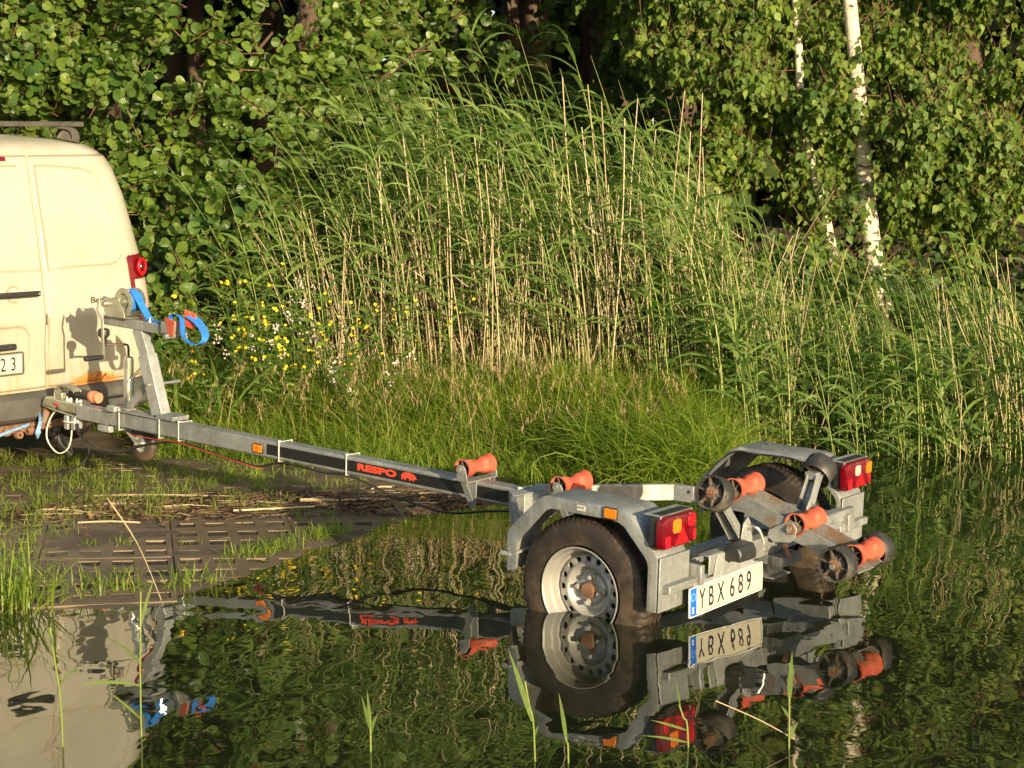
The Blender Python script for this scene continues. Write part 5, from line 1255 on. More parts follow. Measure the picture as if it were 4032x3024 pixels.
# woodland mass behind everything
n = 34000
x = rng.uniform(-13, 13, n); z = rng.uniform(.3, 1, n) ** .8 * 11.5; y = 18.5 + rng.exponential(1.2, n) + .8 * wob(x, z, .7, 3)
nr = unit(np.array([.1, -.8, .5]) + rng.normal(0, .5, (n, 3))); tp = unit(rng.normal(0, 1, (n, 3)) + np.array([0, 0, -.4]))
tv, tf = leaf_simple()
tag(link('woodland', scatter_mesh('woodland', tv, tf, basis_from(nr, tp) * rng.uniform(.14, .26, n)[:, None, None], np.stack([x, y, z], -1), rng.random(n)), 'forest'), 'dark shaded woodland closing the view behind reeds and birches', 'woodland', kind='stuff')
# deeper trunks and solid darkness of the wood: a thicket of trunks further in
P0 = np.stack([rng.uniform(-14, 14, 60), rng.uniform(20, 27, 60), np.full(60, .8)], -1); P1 = P0 + np.stack([rng.normal(0, .5, 60), rng.normal(0, .3, 60), np.full(60, 10.)], -1)
o = link('woodland_trunks', tube_batch('woodland_trunks', P0, P1, rng.uniform(.10, .2, 60), rng.uniform(.05, .1, 60), None, 3, 7), 'brown_bark'); tag(o, 'dim trunks deep inside the woodland', 'woodland', kind='stuff')
n = 34000
x = rng.uniform(-26, 26, n); z = rng.uniform(.2, 16, n); y = 25 + rng.uniform(0, 5, n)
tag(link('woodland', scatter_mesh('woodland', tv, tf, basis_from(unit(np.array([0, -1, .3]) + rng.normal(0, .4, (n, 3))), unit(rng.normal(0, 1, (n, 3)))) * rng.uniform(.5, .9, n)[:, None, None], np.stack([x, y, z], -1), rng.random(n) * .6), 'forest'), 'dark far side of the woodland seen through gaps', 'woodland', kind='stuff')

n = 9000
x = rng.uniform(-4, 8.5, n); y = rng.uniform(13.3, 17, n); z = ground_z(x, y) + rng.uniform(0, 1.5, n) * (.6 + .4 * wob(x, y, 1.5, 2))
tag(link('undergrowth', scatter_mesh('undergrowth', tv, tf, basis_from(unit(np.array([0, -.8, .6]) + rng.normal(0, .4, (n, 3))), unit(rng.normal(0, 1, (n, 3)))) * rng.uniform(.06, .14, n)[:, None, None], np.stack([x, y, z], -1), rng.random(n)), 'forest'), 'low shaded undergrowth behind the reeds', 'undergrowth', kind='stuff')
# ---- common reed
def reed_variant(H, lean, nl, seed, plume=False, stemr=.0045, ll=(.34, .52)):
    r = np.random.default_rng(seed)
    t = np.linspace(0, 1, 9); ph = r.uniform(-.3, .3)
    cx = -lean * H * t ** 2.2 + .03 * np.sin(t * 3 + ph * 6); cy = .05 * H * (t ** 2) * r.uniform(-1, 1); cz = H * (t - .06 * lean * t ** 2)
    pts = np.stack([cx, cy, cz], -1)
    stem = MB().tube([tuple(p) for p in pts], list(np.interp(t, [0, .8, 1], [stemr, stemr * .7, .0012])), 5, False)
    me = stem.mesh('reed', 80)
    tl = np.sort(r.uniform(.22, .98, nl)); P = np.stack([np.interp(tl, t, pts[:, k]) for k in range(3)], -1)
    sgn = np.where(np.arange(nl) % 2 == 0, 1, -1); left = r.random(nl) < .78
    dx = np.where(left, -1.0, .7) * r.uniform(.6, 1, nl); dy = sgn * r.uniform(.1, .8, nl) - .15
    up_ = r.uniform(.35, 1.1, nl) + .5 * tl
    d0 = np.stack([dx, dy, up_], -1); ln = r.uniform(*ll, nl) * np.interp(tl, [0, .5, 1], [.8, 1.1, .75])
    st = np.random.get_state()
    lm = blade_batch('reed_leaves', P, d0, ln, r.uniform(.020, .034, nl), r.uniform(.9, 1.9, nl), 6, r.random(nl), None, (.35, .9, 1, .75, .4, .02))
    pm_ = None
    if plume:
        nb = 30; q = r.random(nb); top = pts[-1]; P2 = np.stack([np.interp(1 - .10 * q, t, pts[:, k]) for k in range(3)], -1)
        d2 = np.stack([-r.uniform(.3, 1, nb), r.normal(0, .3, nb), r.uniform(.3, .9, nb)], -1)
        pm_ = blade_batch('plume', P2, d2, r.uniform(.07, .15, nb), np.full(nb, .004), r.uniform(.8, 1.7, nb), 3, r.random(nb))
    return me, lm, pm_
RV = [reed_variant(H, ln, nl, 100 + i, pl) for i, (H, ln, nl, pl) in enumerate([(2.9, .20, 15, True), (2.75, .26, 14, False), (2.6, .17, 14, False), (2.45, .30, 13, False), (2.3, .14, 13, False), (2.1, .22, 12, False), (1.9, .28, 12, False), (2.7, .12, 14, False), (2.2, .34, 12, False), (1.8, .12, 11, False)])]
RW = [reed_variant(H, ln, nl, 200 + i, False, .0042, (.24, .40)) for i, (H, ln, nl) in enumerate([(1.45, .10, 10), (1.3, .16, 9), (1.15, .05, 9), (1.0, .14, 8), (1.55, .20, 10), (.85, .10, 7)])]
def dry_variant(H, lean, seed, kink=False):
    r = np.random.default_rng(seed); t = np.linspace(0, 1, 5); x = lean * H * t + .02 * np.sin(t * 4 + seed); y = .03 * np.sin(t * 3 + seed * 2); z = H * t
    p = [(a, b, c) for a, b, c in zip(x, y, z)]
    if kink: q = p[-1]; p = p + [(q[0] + .16, q[1] - .04, q[2] - .10)]
    return MB().tube(p, [.0050] * 3 + [.0044] * (len(p) - 3), 5, True).mesh('dry_reed', 80)
DV = [dry_variant(H, ln, i, k) for i, (H, ln, k) in enumerate([(2.1, -.03, False), (1.8, -.10, False), (2.3, .02, False), (1.6, .06, False), (1.3, -.16, True), (1.9, -.06, False), (1.1, .12, False), (1.5, -.02, True)])]
for me in DV: me.materials.append(MT['reed_dry_o'])
def reed_h(x):   # how tall the stand is across the picture (photo-measured outline)
    return np.interp(x, [-2.6, -2.0, -1.5, -1.0, -.65, -.2, .1, .6, 1.1, 1.6, 2.1, 3.5], [1.05, 1.45, 1.95, 2.25, 2.5, 2.35, 2.5, 2.4, 2.3, 1.95, 1.3, 1.35])
def put(name, me, mat, loc, rz, sc, par=None, label=None, cat=None, group=None):
    o = bpy.data.objects.new(name, me); COL.objects.link(o)
    if not me.materials: me.materials.append(MT[mat])
    if par is not None: o.parent = par
    else:
        o.location = loc; o.rotation_euler = (rng.normal(0, .03), rng.normal(0, .03), rz); o.scale = (sc, sc, sc); tag(o, label, cat, group)
    return o
def put_reed(var, x, y, z, rz, sc, label, group, cat='reed'):
    me, lm, pm_ = var
    r = put('reed', me, 'reed_stem', (x, y, z), rz, sc, None, label, cat, group)
    put('reed_leaves', lm, 'reed', None, 0, 1, r)
    if pm_ is not None: put('plume', pm_, 'straw', None, 0, 1, r)
    return r
for v in RV + RW:
    v[0].materials.append(MT['reed_stem']); v[1].materials.append(MT['reed'])
    if v[2] is not None: v[2].materials.append(MT['straw'])
def bank_y(x): # front edge of the reed bed
    return np.interp(x, [-2.6, -1.4, -.6, .4, 1.3, 2.0, 3.6], [12.0, 12.0, 12.1, 12.0, 11.8, 11.3, 11.0])
# the tall stand: 190 individuals
xs_ = np.concatenate([rng.uniform(-.95, 1.3, 112), rng.uniform(-2.2, -.9, 20), rng.uniform(1.2, 2.2, 22)])
for x in xs_:
    H = reed_h(x) * rng.uniform(.72, 1.03); k = int(np.argmin([abs(h - H) + rng.uniform(0, .35) for h in (2.9, 2.75, 2.6, 2.45, 2.3, 2.1, 1.9, 2.7, 2.2, 1.8)])); h0 = (2.9, 2.75, 2.6, 2.45, 2.3, 2.1, 1.9, 2.7, 2.2, 1.8)[k]
    y = float(bank_y(x)) + rng.uniform(-.55, .9)
    put_reed(RV[k], float(x) + .18 * H * .3, y, float(ground_z(x, y)) - .03, rng.normal(0, .35), H / h0, 'tall green reed bending left among the dense stand behind the trailer', 'tall green reeds on the bank')
# named tall ones that stand clear of the rest
put_reed(RV[0], -.18, 12.1, .22, 0, 1.0, 'tallest reed with a pale drooping plume left of centre, above all others', None)
put_reed(RV[7], .42, 12.2, .22, .1, 1.0, 'second tallest reed arching left against the dark wood, right of the plumed one', None)
put_reed(RV[1], .30, 12.6, .24, -.3, 1.02, 'tall arching reed with long thin leaves between the two tallest reeds', None)
for x, y, k, h, lab in ((-.62, 12.2, 2, .98, 'left neighbour of the plumed reed, leaning left with long drooping leaves'), (-.95, 12.3, 5, 1.08, 'tall reed arching left over the lit alder leaves'), (-.05, 12.2, 3, .95, 'reed just right of the plumed one, bending left at half its height'), (.75, 12.2, 2, 1.0, 'tall reed right of the second tallest, leaning left'), (1.02, 12.3, 4, 1.08, 'upright tall reed before the left edge of the birch leaves'), (1.30, 12.2, 6, 1.1, 'reed with two raised leaves at the foot of the birch leaves'), (-1.45, 12.1, 5, .86, 'lone thin reed in front of the alder leaves'), (1.72, 12.0, 9, 1.05, 'reed with leaves raised against the birch branch')):
    put_reed(RV[k], x, y, float(ground_z(x, y)), rng.normal(0, .2), h, lab, None)
# dry stalks
for i in range(125):
    x = float(rng.choice([rng.uniform(-.9, 1.5), rng.uniform(-.5, 1.2), rng.uniform(3.0, 3.7), rng.uniform(-1.5, 1.6)], p=[.45, .35, .12, .08]))
    y = float(bank_y(x)) + rng.uniform(-.6, .4); k = rng.integers(len(DV))
    put('dry_reed', DV[k], 'reed_dry_o', (x, y, float(ground_z(x, y)) - .05), rng.uniform(-.6, .6), rng.uniform(.75, 1.1) * (.75 if x > 2 else 1), None, 'pale dry leafless reed stalk standing among the green reeds', 'dry reed stalks', 'dry reed') if True else None
# reeds standing in the water on the right
for i in range(128):
    x = float(rng.uniform(1.25, 4.1)); y = float(rng.uniform(10.5, 12.3)) - .15 * max(0, 2.2 - x)
    if x < 1.7: y = max(y, 10.75)
    k = rng.integers(len(RW)); put_reed(RW[k], x, y, min(float(ground_z(x, y)), -.02) - .04, rng.normal(0, .6), rng.uniform(.8, 1.1), 'slim green reed standing in the water right of the trailer', 'young reeds in the water')
# thicket filling the stand
def realised(variants, idx, locs, rzs, scs, which, name, mat, label, cat):
    Vs = []; Fs = []; Rn = []; n0 = 0
    cache = {}
    for k in set(idx):
        me = variants[k][which]; v = np.empty(len(me.vertices) * 3, np.float32); me.vertices.foreach_get('co', v); v = v.reshape(-1, 3)
        f = np.array([p.vertices[:] for p in me.polygons if len(p.vertices) == 4]); cache[k] = (v, f)
    for k, l, a, s in zip(idx, locs, rzs, scs):
        v, f = cache[k]; c, sn = math.cos(a), math.sin(a); Rm = np.array([[c, -sn, 0], [sn, c, 0], [0, 0, 1]]) * s
        Vs.append(v @ Rm.T + l); Fs.append(f + n0); n0 += len(v); Rn.append(np.full(len(v), rng.random()))
    o = link(name, np_mesh(name, np.concatenate(Vs), np.concatenate(Fs), np.concatenate(Rn), True), mat); tag(o, label, cat, kind='stuff'); return o
N = 380; x = np.concatenate([rng.uniform(-1.2, 1.6, 240), rng.uniform(1.4, 4.6, 100), rng.uniform(-2.3, -1, 40)]); y = bank_y(x) + rng.uniform(.2, 1.4, N)
idx = [int(k) for k in rng.integers(4, 10, N)]; loc = np.stack([x, y, ground_z(x, y) - .03], -1); rz = rng.normal(0, .5, N); sc = np.clip(reed_h(x) / 2.4, .4, 1) * rng.uniform(.6, .95, N)
for w_, nm, mt in ((0, 'reed_thicket', 'reed_stem'), (1, 'reed_thicket_leaves', 'reed')): realised(RV, idx, loc, rz, sc, w_, nm, mt, 'shaded thicket of green reeds filling the back of the stand', 'reeds')
N = 520; x = np.concatenate([rng.uniform(1.2, 4.8, 430), rng.uniform(.9, 1.8, 90)]); y = rng.uniform(10.9, 12.9, N) - .1 * (x - 2); 
idx = [int(k) for k in rng.integers(0, 6, N)]; loc = np.stack([x, y, np.minimum(ground_z(x, y), .2) - .05], -1); rz = rng.normal(0, .8, N); sc = rng.uniform(.75, 1.1, N)
for w_, nm, mt in ((0, 'water_reed_thicket', 'reed_stem'), (1, 'water_reed_leaves', 'reed')): realised(RW, idx, loc, rz, sc, w_, nm, mt, 'thicket of younger reeds growing out of the water on the right', 'reeds')
# broken dry stems low in the stand
N = 850; x = rng.uniform(-1.3, 1.9, N); x = np.where(rng.random(N) < .12, rng.uniform(2.8, 4.2, N), x); y = bank_y(x) + rng.uniform(-.4, 1.0, N)
P0 = np.stack([x, y, ground_z(x, y) - .02], -1); hh = rng.uniform(.35, 1.5, N); P1 = P0 + np.stack([rng.normal(-.06, .24, N) * hh, rng.normal(0, .1, N), hh], -1)
tag(link('dry_reed_stems', tube_batch('dry_reed_stems', P0, P1, np.full(N, .0045), np.full(N, .0035), rng.normal(0, .035, (N, 3)), 3, 3), 'reed_dry'), 'broken straw coloured stems low down inside the reed stand', 'dry reeds', kind='stuff')
# ---- grass of the bank
def grass_field(name, n, xr, yr, hfun, width, label, keep, lean=.5, mat='grass', seg=3, droop=(.3, 1.6)):
    x = rng.uniform(*xr, n); y = rng.uniform(*yr, n); k = keep(x, y); x, y = x[k], y[k]; n = len(x)
    a = rng.uniform(0, 2 * PI, n); tilt = np.abs(rng.normal(0, lean, n))
    d = np.stack([np.cos(a) * tilt - .12, np.sin(a) * tilt - .05, np.ones(n)], -1); L_ = hfun(x, y) * rng.uniform(.55, 1.2, n)
    me = blade_batch(name, np.stack([x, y, ground_z(x, y) - .01], -1), d, L_, rng.uniform(.6, 1.3, n) * width, rng.uniform(*droop, n), seg, np.clip(rng.random(n) * .75 + .25 * wob(x, y, 1.7, 1) + .15, 0, 1))
    o = link(name, me, mat); tag(o, label, 'grass', kind='stuff'); return o
def sdist(x, y): return (x - BA[0]) * BN[0] + (y - BA[1]) * BN[1]
grass_field('bank_grass', 66000, (-4.2, 1.75), (9.5, 12.4), lambda x, y: .17 + .26 * smooth01(sdist(x, y) / .9) + .07 * wob(x, y, 2.2, 2), .0066,
            'lush yellow green grass covering the bank behind the drawbar', lambda x, y: (sdist(x, y) > -.04 + .07 * wob(x, y, 3, 6)) & (x < 1.50 - .25 * (y - 10) + .1 * wob(x, y, 3, 5)) & ((x > -2.3) | (y > 11.2 + (-2.3 - x) * .9)), .55)
grass_field('tall_grass', 16000, (-3.6, 1.6), (10.8, 12.8), lambda x, y: .55 + .14 * wob(x, y, 2.0, 3), .0075, 'taller rough grass in front of the reeds', lambda x, y: (sdist(x, y) > .75) & (x > -2.35 - (y - 10.8) * .5), .35)
grass_field('tuft_grass', 4200, (.35, 1.55), (9.65, 10.8), lambda x, y: .46 + .1 * wob(x, y, 3, 3), .0085, 'bright long grass tuft bending over the water beside the far wheel arch', lambda x, y: ((x - .95) / .55) ** 2 + ((y - 10.15) / .45) ** 2 < 1, .45, 'grass', 5, (.6, 2.0))
# drooping seed heads
N = 260; x = rng.uniform(-2.3, 1.0, N); s_ = rng.uniform(.15, 1.5, N); y = BA[1] + (x - BA[0]) * BD[1] / BD[0] + s_ / BN[1]
P = np.stack([x, y, ground_z(x, y)], -1); a = rng.uniform(0, 2 * PI, N); L_ = rng.uniform(.42, .78, N)
d = np.stack([np.cos(a) * .25, np.sin(a) * .2, np.ones(N)], -1)
tag(link('seed_stalks', blade_batch('seed_stalks', P, d, L_, np.full(N, .0028), rng.uniform(.5, 1.4, N), 5), 'straw'), 'thin straw coloured grass stalks bending over the bank', 'grass', kind='stuff')
hz = unit(d * np.array([1, 1, 0.0001])); el0 = np.arcsin(unit(d)[:, 2])
nb = 14; tips = P + unit(d) * (L_ * .80)[:, None] + hz * (L_ * .12)[:, None]
B = np.repeat(tips, nb, 0) + np.tile(np.linspace(0, 1, nb), N)[:, None] * (hz.repeat(nb, 0) * .06 + np.array([0, 0, -.09])) 
tag(link('seed_heads', blade_batch('seed_heads', B, rng.normal(0, .5, B.shape) + np.array([0, 0, -.9]), rng.uniform(.02, .045, len(B)), np.full(len(B), .0045), rng.uniform(0, .5, len(B)), 2), 'straw'), 'pinkish straw seed heads hanging among the bank grass', 'grass', kind='stuff')
# broad blades on the far left of the bank
def broad_clump(x, y, n, seed, label, H=.95):
    P = np.stack([x + rng.normal(0, .05, n), y + rng.normal(0, .05, n), np.full(n, float(ground_z(x, y)))], -1); a = rng.uniform(0, 2 * PI, n)
    d = np.stack([np.cos(a) * .55, np.sin(a) * .3 - .1, np.ones(n)], -1)
    o = link('sedge_clump', blade_batch('sedge_clump', P, d, rng.uniform(.7, 1.15, n) * H, np.full(n, .022), rng.uniform(.5, 1.9, n), 7, None, None, (.6, .9, 1, .9, .6, .02)), 'reed'); tag(o, label, 'sedge'); return o
broad_clump(-2.20, 11.25, 16, 0, 'broad bladed sedge clump between the van lamp and the winch strap', 1.05)
broad_clump(-1.90, 11.15, 14, 1, 'broad bladed sedge clump just right of the hanging blue strap loop', .95)
broad_clump(-2.45, 11.7, 12, 2, 'broad bladed sedge clump behind the van rear corner', 1.15)
broad_clump(-1.30, 11.55, 10, 3, 'broad bladed sedge clump behind the yellow flowers', .9)
# arching long reeds over the left
for (x, y, h, k, lab) in ((-1.75, 11.9, 1.0, 8, 'single long reed arching left over the alder leaves'), (-1.35, 11.9, .95, 3, 'long reed arching left beside the yellow flowers, with a thin plume')):
    put_reed(RV[k], x, y, float(ground_z(x, y)), 0, h * .85, lab, None)

# ---- yellow loosestrife and pale flowers
def herb(x, y, H, seed, label, petal='yellow', nfl=26, cat='wildflower'):
    r = np.random.default_rng(seed); z0 = float(ground_z(x, y)); m = MB(); nst = r.integers(2, 4); LP = []; LD = []; FP = []
    for s in range(nst):
        lx, ly = r.normal(0, .12), r.normal(0, .08); top = np.array([lx * 1.6, ly, H * r.uniform(.8, 1.05)])
        pts = [(0, 0, 0), tuple(top * np.array([.3, .3, .5])), tuple(top)]; m.tube(catmull(pts, 4), .003, 4, False)
        for t in np.linspace(.25, .95, 13):
            c = np.array([top[0] * t ** 1.5, top[1] * t ** 1.5, top[2] * t])
            for q in range(2):
                a = t * 17 + q * PI; LP.append(c); LD.append((math.cos(a), math.sin(a), r.uniform(.1, .7)))
        for q in range(nfl):
            t = r.uniform(.66, 1.02); t = (round(t * 9)) / 9; c = np.array([top[0] * t ** 1.5 + .05 * math.sin(t * 70), top[1] * t ** 1.5, top[2] * t]) + r.normal(0, .016, 3); FP.append(c)
    root = m.build('flower_plant', 'herb', None, 0, 60); root.location = (x, y, z0); tag(root, label, cat, 'yellow flowering plants on the bank' if petal == 'yellow' else 'pale flowering plants on the bank')
    LP, LD, FP = np.array(LP), np.array(LD), np.array(FP)
    link('leaves', blade_batch('leaves', LP, LD, r.uniform(.06, .10, len(LP)), np.full(len(LP), .024), r.uniform(.2, 1.2, len(LP)), 3, None, None, (.3, 1, .8, .02)), 'herb', root)
    V, F = [], []; k = 0
    n = len(FP) * 5; c = np.repeat(FP, 5, 0); fn = np.repeat(unit(np.array([.2, -.8, .5]) + r.normal(0, .5, (len(FP), 3))), 5, 0); an = np.tile(np.arange(5) * 2 * PI / 5, len(FP))
    u = unit(np.cross(fn, np.array([0, 0, 1.]))); v = np.cross(fn, u); tip = u * np.cos(an)[:, None] + v * np.sin(an)[:, None]
    tvv, tff = leaf_simple(); sz = .0125 if petal == 'yellow' else .007
    link('blossom', scatter_mesh('blossom', tvv, tff, basis_from(fn, tip) * sz * 1.1, c, r.random(n)), petal, root)
FL = [(-1.98, 11.05, .82, 'left'), (-1.84, 10.95, .95, ''), (-1.74, 11.2, 1.12, ''), (-1.62, 11.05, .98, ''), (-1.50, 11.2, .92, ''), (-1.40, 11.05, .78, ''), (-1.28, 11.3, .80, ''), (-1.15, 11.25, 1.0, ''), (-.72, 11.6, .95, ''), (-.52, 11.7, .9, ''), (-1.03, 11.35, .62, ''), (-1.66, 10.95, .70, '')]
LF = ['yellow flowered plant nearest the blue strap loop', 'yellow flowered plant with the largest cluster, right of the strap loop', 'tallest yellow flowered plant in front of the alder leaves', 'yellow flowered plant right below the tallest one', 'yellow flowered plant beside the left white flower head', 'low yellow flowered plant above the drawbar middle', 'yellow flowered plant left of the pale reed stalks', 'yellow flowered plant at the left foot of the reed stand', 'small yellow flowers between the pale reed stalks', 'rightmost yellow flowers at the foot of the reed stand', 'lowest yellow flowered plant, in the grass before the reeds', 'short yellow flowered plant low in the grass above the winch post']
for i, ((x, y, h, _), lab) in enumerate(zip(FL, LF)): herb(x, y, h, 300 + i, lab, 'yellow', (9 if i in (1, 2, 3) else 6) if i < 8 else 4)
herb(-1.56, 11.1, .86, 400, 'pale pink flower head between the yellow plants', 'whiteflower', 40); herb(-1.36, 11.3, .98, 401, 'second pale pink flower head, higher and further right', 'whiteflower', 40); herb(-.95, 11.1, .62, 402, 'third pale flower head low in the grass, near the reeds', 'whiteflower', 30)

# ---- slipway: tufts in the paver cells, shore tufts, litter
def tuft_at(pts, n_each, h, spread, label, name, mat='grass', wid=.004, lean=.9, zoff=0.0):
    pts = np.array(pts, float); N = len(pts); c = np.repeat(pts, n_each, 0) + np.concatenate([rng.normal(0, spread, (N * n_each, 2)), np.zeros((N * n_each, 1))], 1)
    hh = np.repeat(h * np.ones(N) if np.isscalar(h) else h, n_each) * rng.uniform(.5, 1.25, N * n_each); a = rng.uniform(0, 2 * PI, len(c)); tl = np.abs(rng.normal(0, lean, len(c)))
    d = np.stack([np.cos(a) * tl, np.sin(a) * tl, np.ones(len(c))], -1)
    o = link(name, blade_batch(name, c, d, hh, rng.uniform(.6, 1.2, len(c)) * wid, rng.uniform(.1, 1.4, len(c)), 3), mat); tag(o, label, 'grass', kind='stuff'); return o
cz = CELLS[:, 2]; dens = np.clip((cz - .035) / .10, 0, 1); 
# the wheel tracks stay bare
tk = np.abs(((CELLS[:, 0] + 1.55) * .80 + (CELLS[:, 1] - 8.6) * .6) + 0) 
keep = rng.random(len(CELLS)) < np.where(cz > .045, .80, np.where(cz > .025, .30, .14))
keep &= ~((CELLS[:, 0] > -1.25) & (CELLS[:, 1] > 8.3) & (rng.random(len(CELLS)) < .6))
tuft_at(CELLS[keep] - np.array([0, 0, .012]), 38, np.clip(.045 + .9 * np.clip(cz[keep], 0, .06), .04, .10), .030, 'small grass tufts sprouting from the cells of the grid pavers', 'cell_tufts')
x = rng.uniform(-4.3, -.4, 900); y = rng.uniform(8.3, 10.4, 900); k = (sdist(x, y) < .1) & (ground_z(x, y) > .03) & (wob(x, y, 2.5, 8) > .05); x, y = x[k], y[k]
tuft_at(np.stack([x, y, ground_z(x, y)], -1), 9, .06, .035, 'sparse short grass on the muddy track', 'track_grass')
PEN = [(a * .969, c * .969) for a, c in [(-1.24, 7.78), (-1.16, 7.90), (-1.07, 8.06), (-1.0, 8.17), (-.92, 8.31), (-.88, 8.46), (-1.10, 7.97), (-.97, 8.30)]]
tuft_at([(x, y, .0) for x, y in PEN], 90, .085, .045, 'bright grass fringe on the little spit at the waterline', 'spit_grass')
SH = [(a * .969, c * .969) for a, c in [(-2.02, 6.82), (-1.86, 6.85), (-1.73, 6.95), (-1.66, 7.05), (-1.57, 7.05), (-1.49, 7.05), (-1.42, 7.08), (-1.39, 7.26), (-1.3, 7.22), (-1.95, 7.06), (-1.80, 7.12), (-2.15, 7.05), (-2.25, 7.3), (-2.0, 7.25)]]
tuft_at([(x, y, -.01) for x, y in SH], 26, .12, .05, 'loose grass at the left waterline standing in shallow water', 'shore_grass', wid=.006, lean=.6)
m_ = tuft_at([(-2.02, 6.51, -.02), (-1.94, 6.46, -.02), (-2.06, 6.7, -.01), (-1.87, 6.54, -.02), (-2.14, 6.4, -.02)], 34, .30, .06, 'taller grass clump at the left edge of the picture by the water', 'edge_grass', wid=.009, lean=.45)
# straw pieces
def stick(p, ang, L_, r, bend, mat, label, group, name='reed_straw', cat='straw'):
    c, s = math.cos(ang), math.sin(ang); x0, y0 = p; a = (x0 - c * L_ / 2, y0 - s * L_ / 2); b = (x0 + c * L_ / 2, y0 + s * L_ / 2)
    pts = [(a[0], a[1], float(ground_z(*a)) + .010 + r), (x0 - s * bend, y0 + c * bend, float(ground_z(x0, y0)) + .014 + r), (b[0], b[1], float(ground_z(*b)) + .010 + r)]
    base = Vector(pts[1]); o = MB().tube([Vector(q) - base for q in catmull(pts, 3)], r, 5).build(name, mat, None, 0, 60); o.location = base; tag(o, label, cat, group); return o
stick((-1.85, 9.02), .10, .74, .0045, .01, 'reed_dry_o', 'long pale straw lying across the tufts below the coupling', None)
stick((-1.02, 8.95), .14, .20, .009, 0, 'reed_dry_o', 'thick flat piece of reed stalk lying on the mud in the sunny wrack line', None)
stick((-1.22, 8.70), .30, .42, .005, .01, 'reed_dry_o', 'slanting pale straw just above the bare paver cells', None)
stick((-1.95, 8.20), .02, .30, .004, .01, 'reed_dry_o', 'thin straw at the left below the tufts, pointing to the picture edge', None)
for i in range(24):
    u = rng.random(); x = -2.3 + 2.6 * u; y = np.interp(x, [-2.3, -1.6, -1.0, -.3, .2], [8.45, 8.8, 9.08, 9.15, 9.2]) + rng.normal(0, .16)
    if sdist(x, y) > 0: y -= .3
    stick((x, y), rng.normal(.1, .35), rng.uniform(.08, .34), rng.uniform(.0022, .0048), rng.normal(0, .01), 'reed_dry_o', 'pale broken reed straw lying on the mud of the slipway', 'reed straws scattered on the slipway')
# dead leaves
lv, lf = leaf_simple(); lme = np_mesh('dead_leaf', lv * np.array([.9, 1, 2.0]), np.array(lf), None, True)
for i, (x, y, s, mt, lab) in enumerate([(-2.06, 8.28, .075, 'deadleaf', 'long brown dead leaf left of the straws on the mud'), (-1.93, 7.78, .045, 'deadleaf', 'curled brown leaf at the left of the bare pavers'), (-.66, 8.80, .04, 'yellowleaf', 'small yellow leaf on the dark wrack near the spit'), (-.50, 9.12, .04, 'yellowleaf', 'upright yellow leaf in the wrack below the stripe lettering'), (-.80, 9.0, .045, 'deadleaf', 'pinkish brown leaf lying in the wrack'), (-2.0, 8.0, .05, 'deadleaf', 'brown leaf at the left edge of the cells'), (-1.12, 8.42, .03, 'deadleaf', 'tiny brown leaf on the bare pavers'), (-.35, 9.15, .045, 'deadleaf', 'brown leaf at the right end of the wrack line'), (-1.35, 8.85, .04, 'deadleaf', 'brown leaf beside the flat reed piece')]):
    o = bpy.data.objects.new('dead_leaf', lme.copy()); o.data.materials.append(MT[mt]); COL.objects.link(o); o.location = (x, y, float(ground_z(x, y)) + .014); o.rotation_euler = (.3, .2, i * 1.7); o.scale = (s, s, s); tag(o, lab, 'leaf')
n = 12000; u = rng.random(n); x = -2.5 + 3.0 * u; y = np.interp(x, [-2.5, -1.6, -1.0, -.3, .5], [8.4, 8.8, 9.02, 9.12, 9.25]) + rng.normal(0, .17, n) + .1 * wob(x, x * 0, 3, 1)
nr = unit(np.array([0, 0, 1.]) + rng.normal(0, .5, (n, 3))); tp = unit(rng.normal(0, 1, (n, 3)) * np.array([1, 1, .2]))
Bm = basis_from(nr, tp) * np.stack([rng.uniform(.008, .022, n), rng.uniform(.02, .06, n), np.full(n, .01)], -1)[:, None, :]
tag(link('wrack', scatter_mesh('wrack', lv, lf, Bm, np.stack([x, y, ground_z(x, y) + .008], -1), rng.random(n)), 'debris'), 'dark band of washed up plant debris across the slipway', 'debris', kind='stuff')
N = 420; x = -2.4 + 2.9 * rng.random(N); y = np.interp(x, [-2.5, -1.6, -1.0, -.3, .5], [8.4, 8.8, 9.02, 9.14, 9.25]) + rng.normal(0, .2, N); a = rng.normal(.1, .4, N); L_ = rng.uniform(.03, .14, N)
P0 = np.stack([x, y, ground_z(x, y) + .012], -1); P1 = P0 + np.stack([np.cos(a) * L_, np.sin(a) * L_, rng.normal(.004, .006, N)], -1)
tag(link('straw_litter', tube_batch('straw_litter', P0, P1, np.full(N, .0018), np.full(N, .0014), None, 1, 3), 'straw'), 'fine broken straw mixed into the wrack', 'debris', kind='stuff')

# ---- young reed shoots in the foreground water
def sprout(x, y, H, lean, blades, seed, label, dry=False, stem=True):
    r = np.random.default_rng(seed); root = None
    pts = [(0, 0, -.25), (lean * .2, 0, H * .35), (lean * .6, 0, H * .7), (lean, 0, H)]
    root = MB().tube(catmull(pts, 5), .0028, 6).build('reed_shoot', 'reed_stem' if not dry else 'reed_dry_o', None, 0, 60); root.location = (x * .969, y * .969, 0); tag(root, label, 'reed shoot')
    for (t, dx, dz, L_, w_, dr) in blades:
        p = np.array([[lean * t ** 1.4, 0, H * t]]); link('blade', blade_batch('blade', p, np.array([[dx, -.15, dz]]), np.array([L_]), np.array([w_]), np.array([dr]), 8, np.array([r.uniform(.6, 1)]), np.array([[dz, -.5, -dx]]) / math.sqrt(dx * dx + dz * dz + .25), (.4, .85, 1, .8, .45, .02)), 'reed', root)
    return root
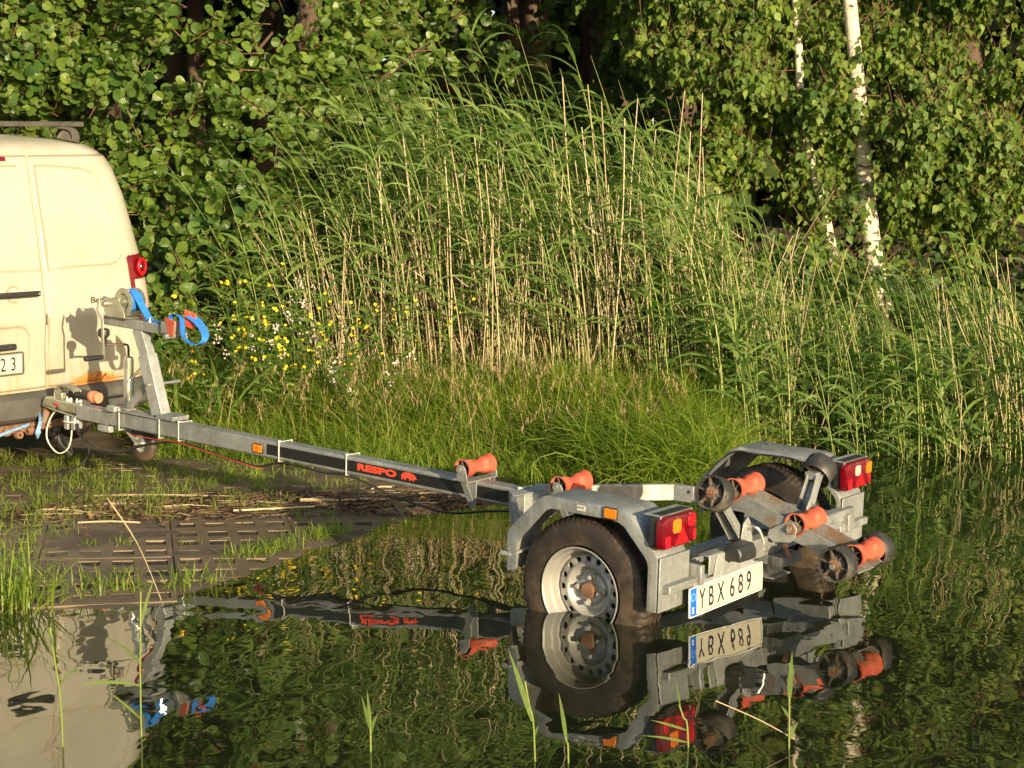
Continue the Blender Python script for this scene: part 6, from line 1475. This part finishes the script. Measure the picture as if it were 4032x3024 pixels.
sprout(-1.10, 4.95, .42, .01, [(.35, -.9, .25, .17, .014, .5), (.75, .25, 1, .16, .012, .2), (.5, -.6, .9, .13, .010, .6), (.12, -.5, .6, .13, .012, .2)], 1, 'tall leafy reed shoot in the left foreground, in front of the van reflection')
sprout(-1.30, 4.85, .34, -.03, [(.5, .5, .8, .12, .008, .8), (.8, -.1, 1, .10, .008, .2)], 2, 'thin reed shoot left of the tall leafy one')
sprout(-.41, 4.78, .10, 0, [(.6, -.18, 1, .11, .013, .1), (.5, .22, .9, .07, .010, .3), (.8, -.05, 1, .10, .011, .1)], 3, 'short pale green shoot standing alone at the bottom, left of centre')
sprout(.06, 4.68, .22, -.03, [(.5, -.28, 1, .22, .017, .05), (.3, .15, .8, .04, .008, .5)], 4, 'broad bladed shoot leaning left just right of the bottom centre')
sprout(.15, 4.66, .08, -.01, [(.7, -.12, 1, .15, .013, .1)], 5, 'single narrow blade beside the broad bladed shoot')
sprout(.50, 4.80, .12, -.03, [(.4, -.9, .35, .11, .010, .1), (.1, -.8, .25, .14, .011, .2), (.9, -.15, 1, .10, .006, .1)], 6, 'low sprawling shoot below the reflected tail light')
sprout(.78, 4.78, .24, .0, [(.55, .02, 1, .15, .016, .05), (.35, -.3, .7, .05, .010, .4), (.1, .3, .9, .06, .010, .2)], 7, 'rightmost tall shoot with a wide upright blade at the bottom right')
stk = MB().tube(catmull([(.775, 4.65, .02), (.68, 4.67, .07), (.56, 4.69, .12)], 4), .0018, 5).build('dry_straw', 'reed_dry_o', None, 0, 60); tag(stk, 'thin dry stalk slanting out of the water left of the rightmost shoot', 'straw')
stk = MB().tube(catmull([(-1.38, 6.64, 0), (-1.48, 6.69, .22), (-1.61, 6.74, .40)], 4), [.0016] * 5 + [.0028] * 3 + [.0012], 5).build('dry_grass_stalk', 'reed_dry_o', None, 0, 60); tag(stk, 'pale dry grass stalk with a seed head leaning left over the waterline', 'grass stalk')
sprout(-1.36, 7.12, .03, 0, [(.5, -.2, 1, .085, .016, .1)], 8, 'tiny upright blade alone in the shallow water off the paver cells')
# floating duckweed leaves near the keel beam
dm = np_mesh('floating_leaf', lv * np.array([1, 1, .02]), np.array(lf), None, True); dm.materials.append(MT['herb'])
for i, (px_, py_) in enumerate([(.99, 6.08), (1.035, 6.10), (1.085, 6.13), (.94, 6.06)]):
    o = bpy.data.objects.new('floating_leaf', dm); COL.objects.link(o); o.location = (px_, py_, .004); o.rotation_euler = (0, 0, i); o.scale = (.022,) * 3; tag(o, 'tiny green leaf floating in the shade under the rear rollers', 'leaf', 'floating leaves under the trailer')
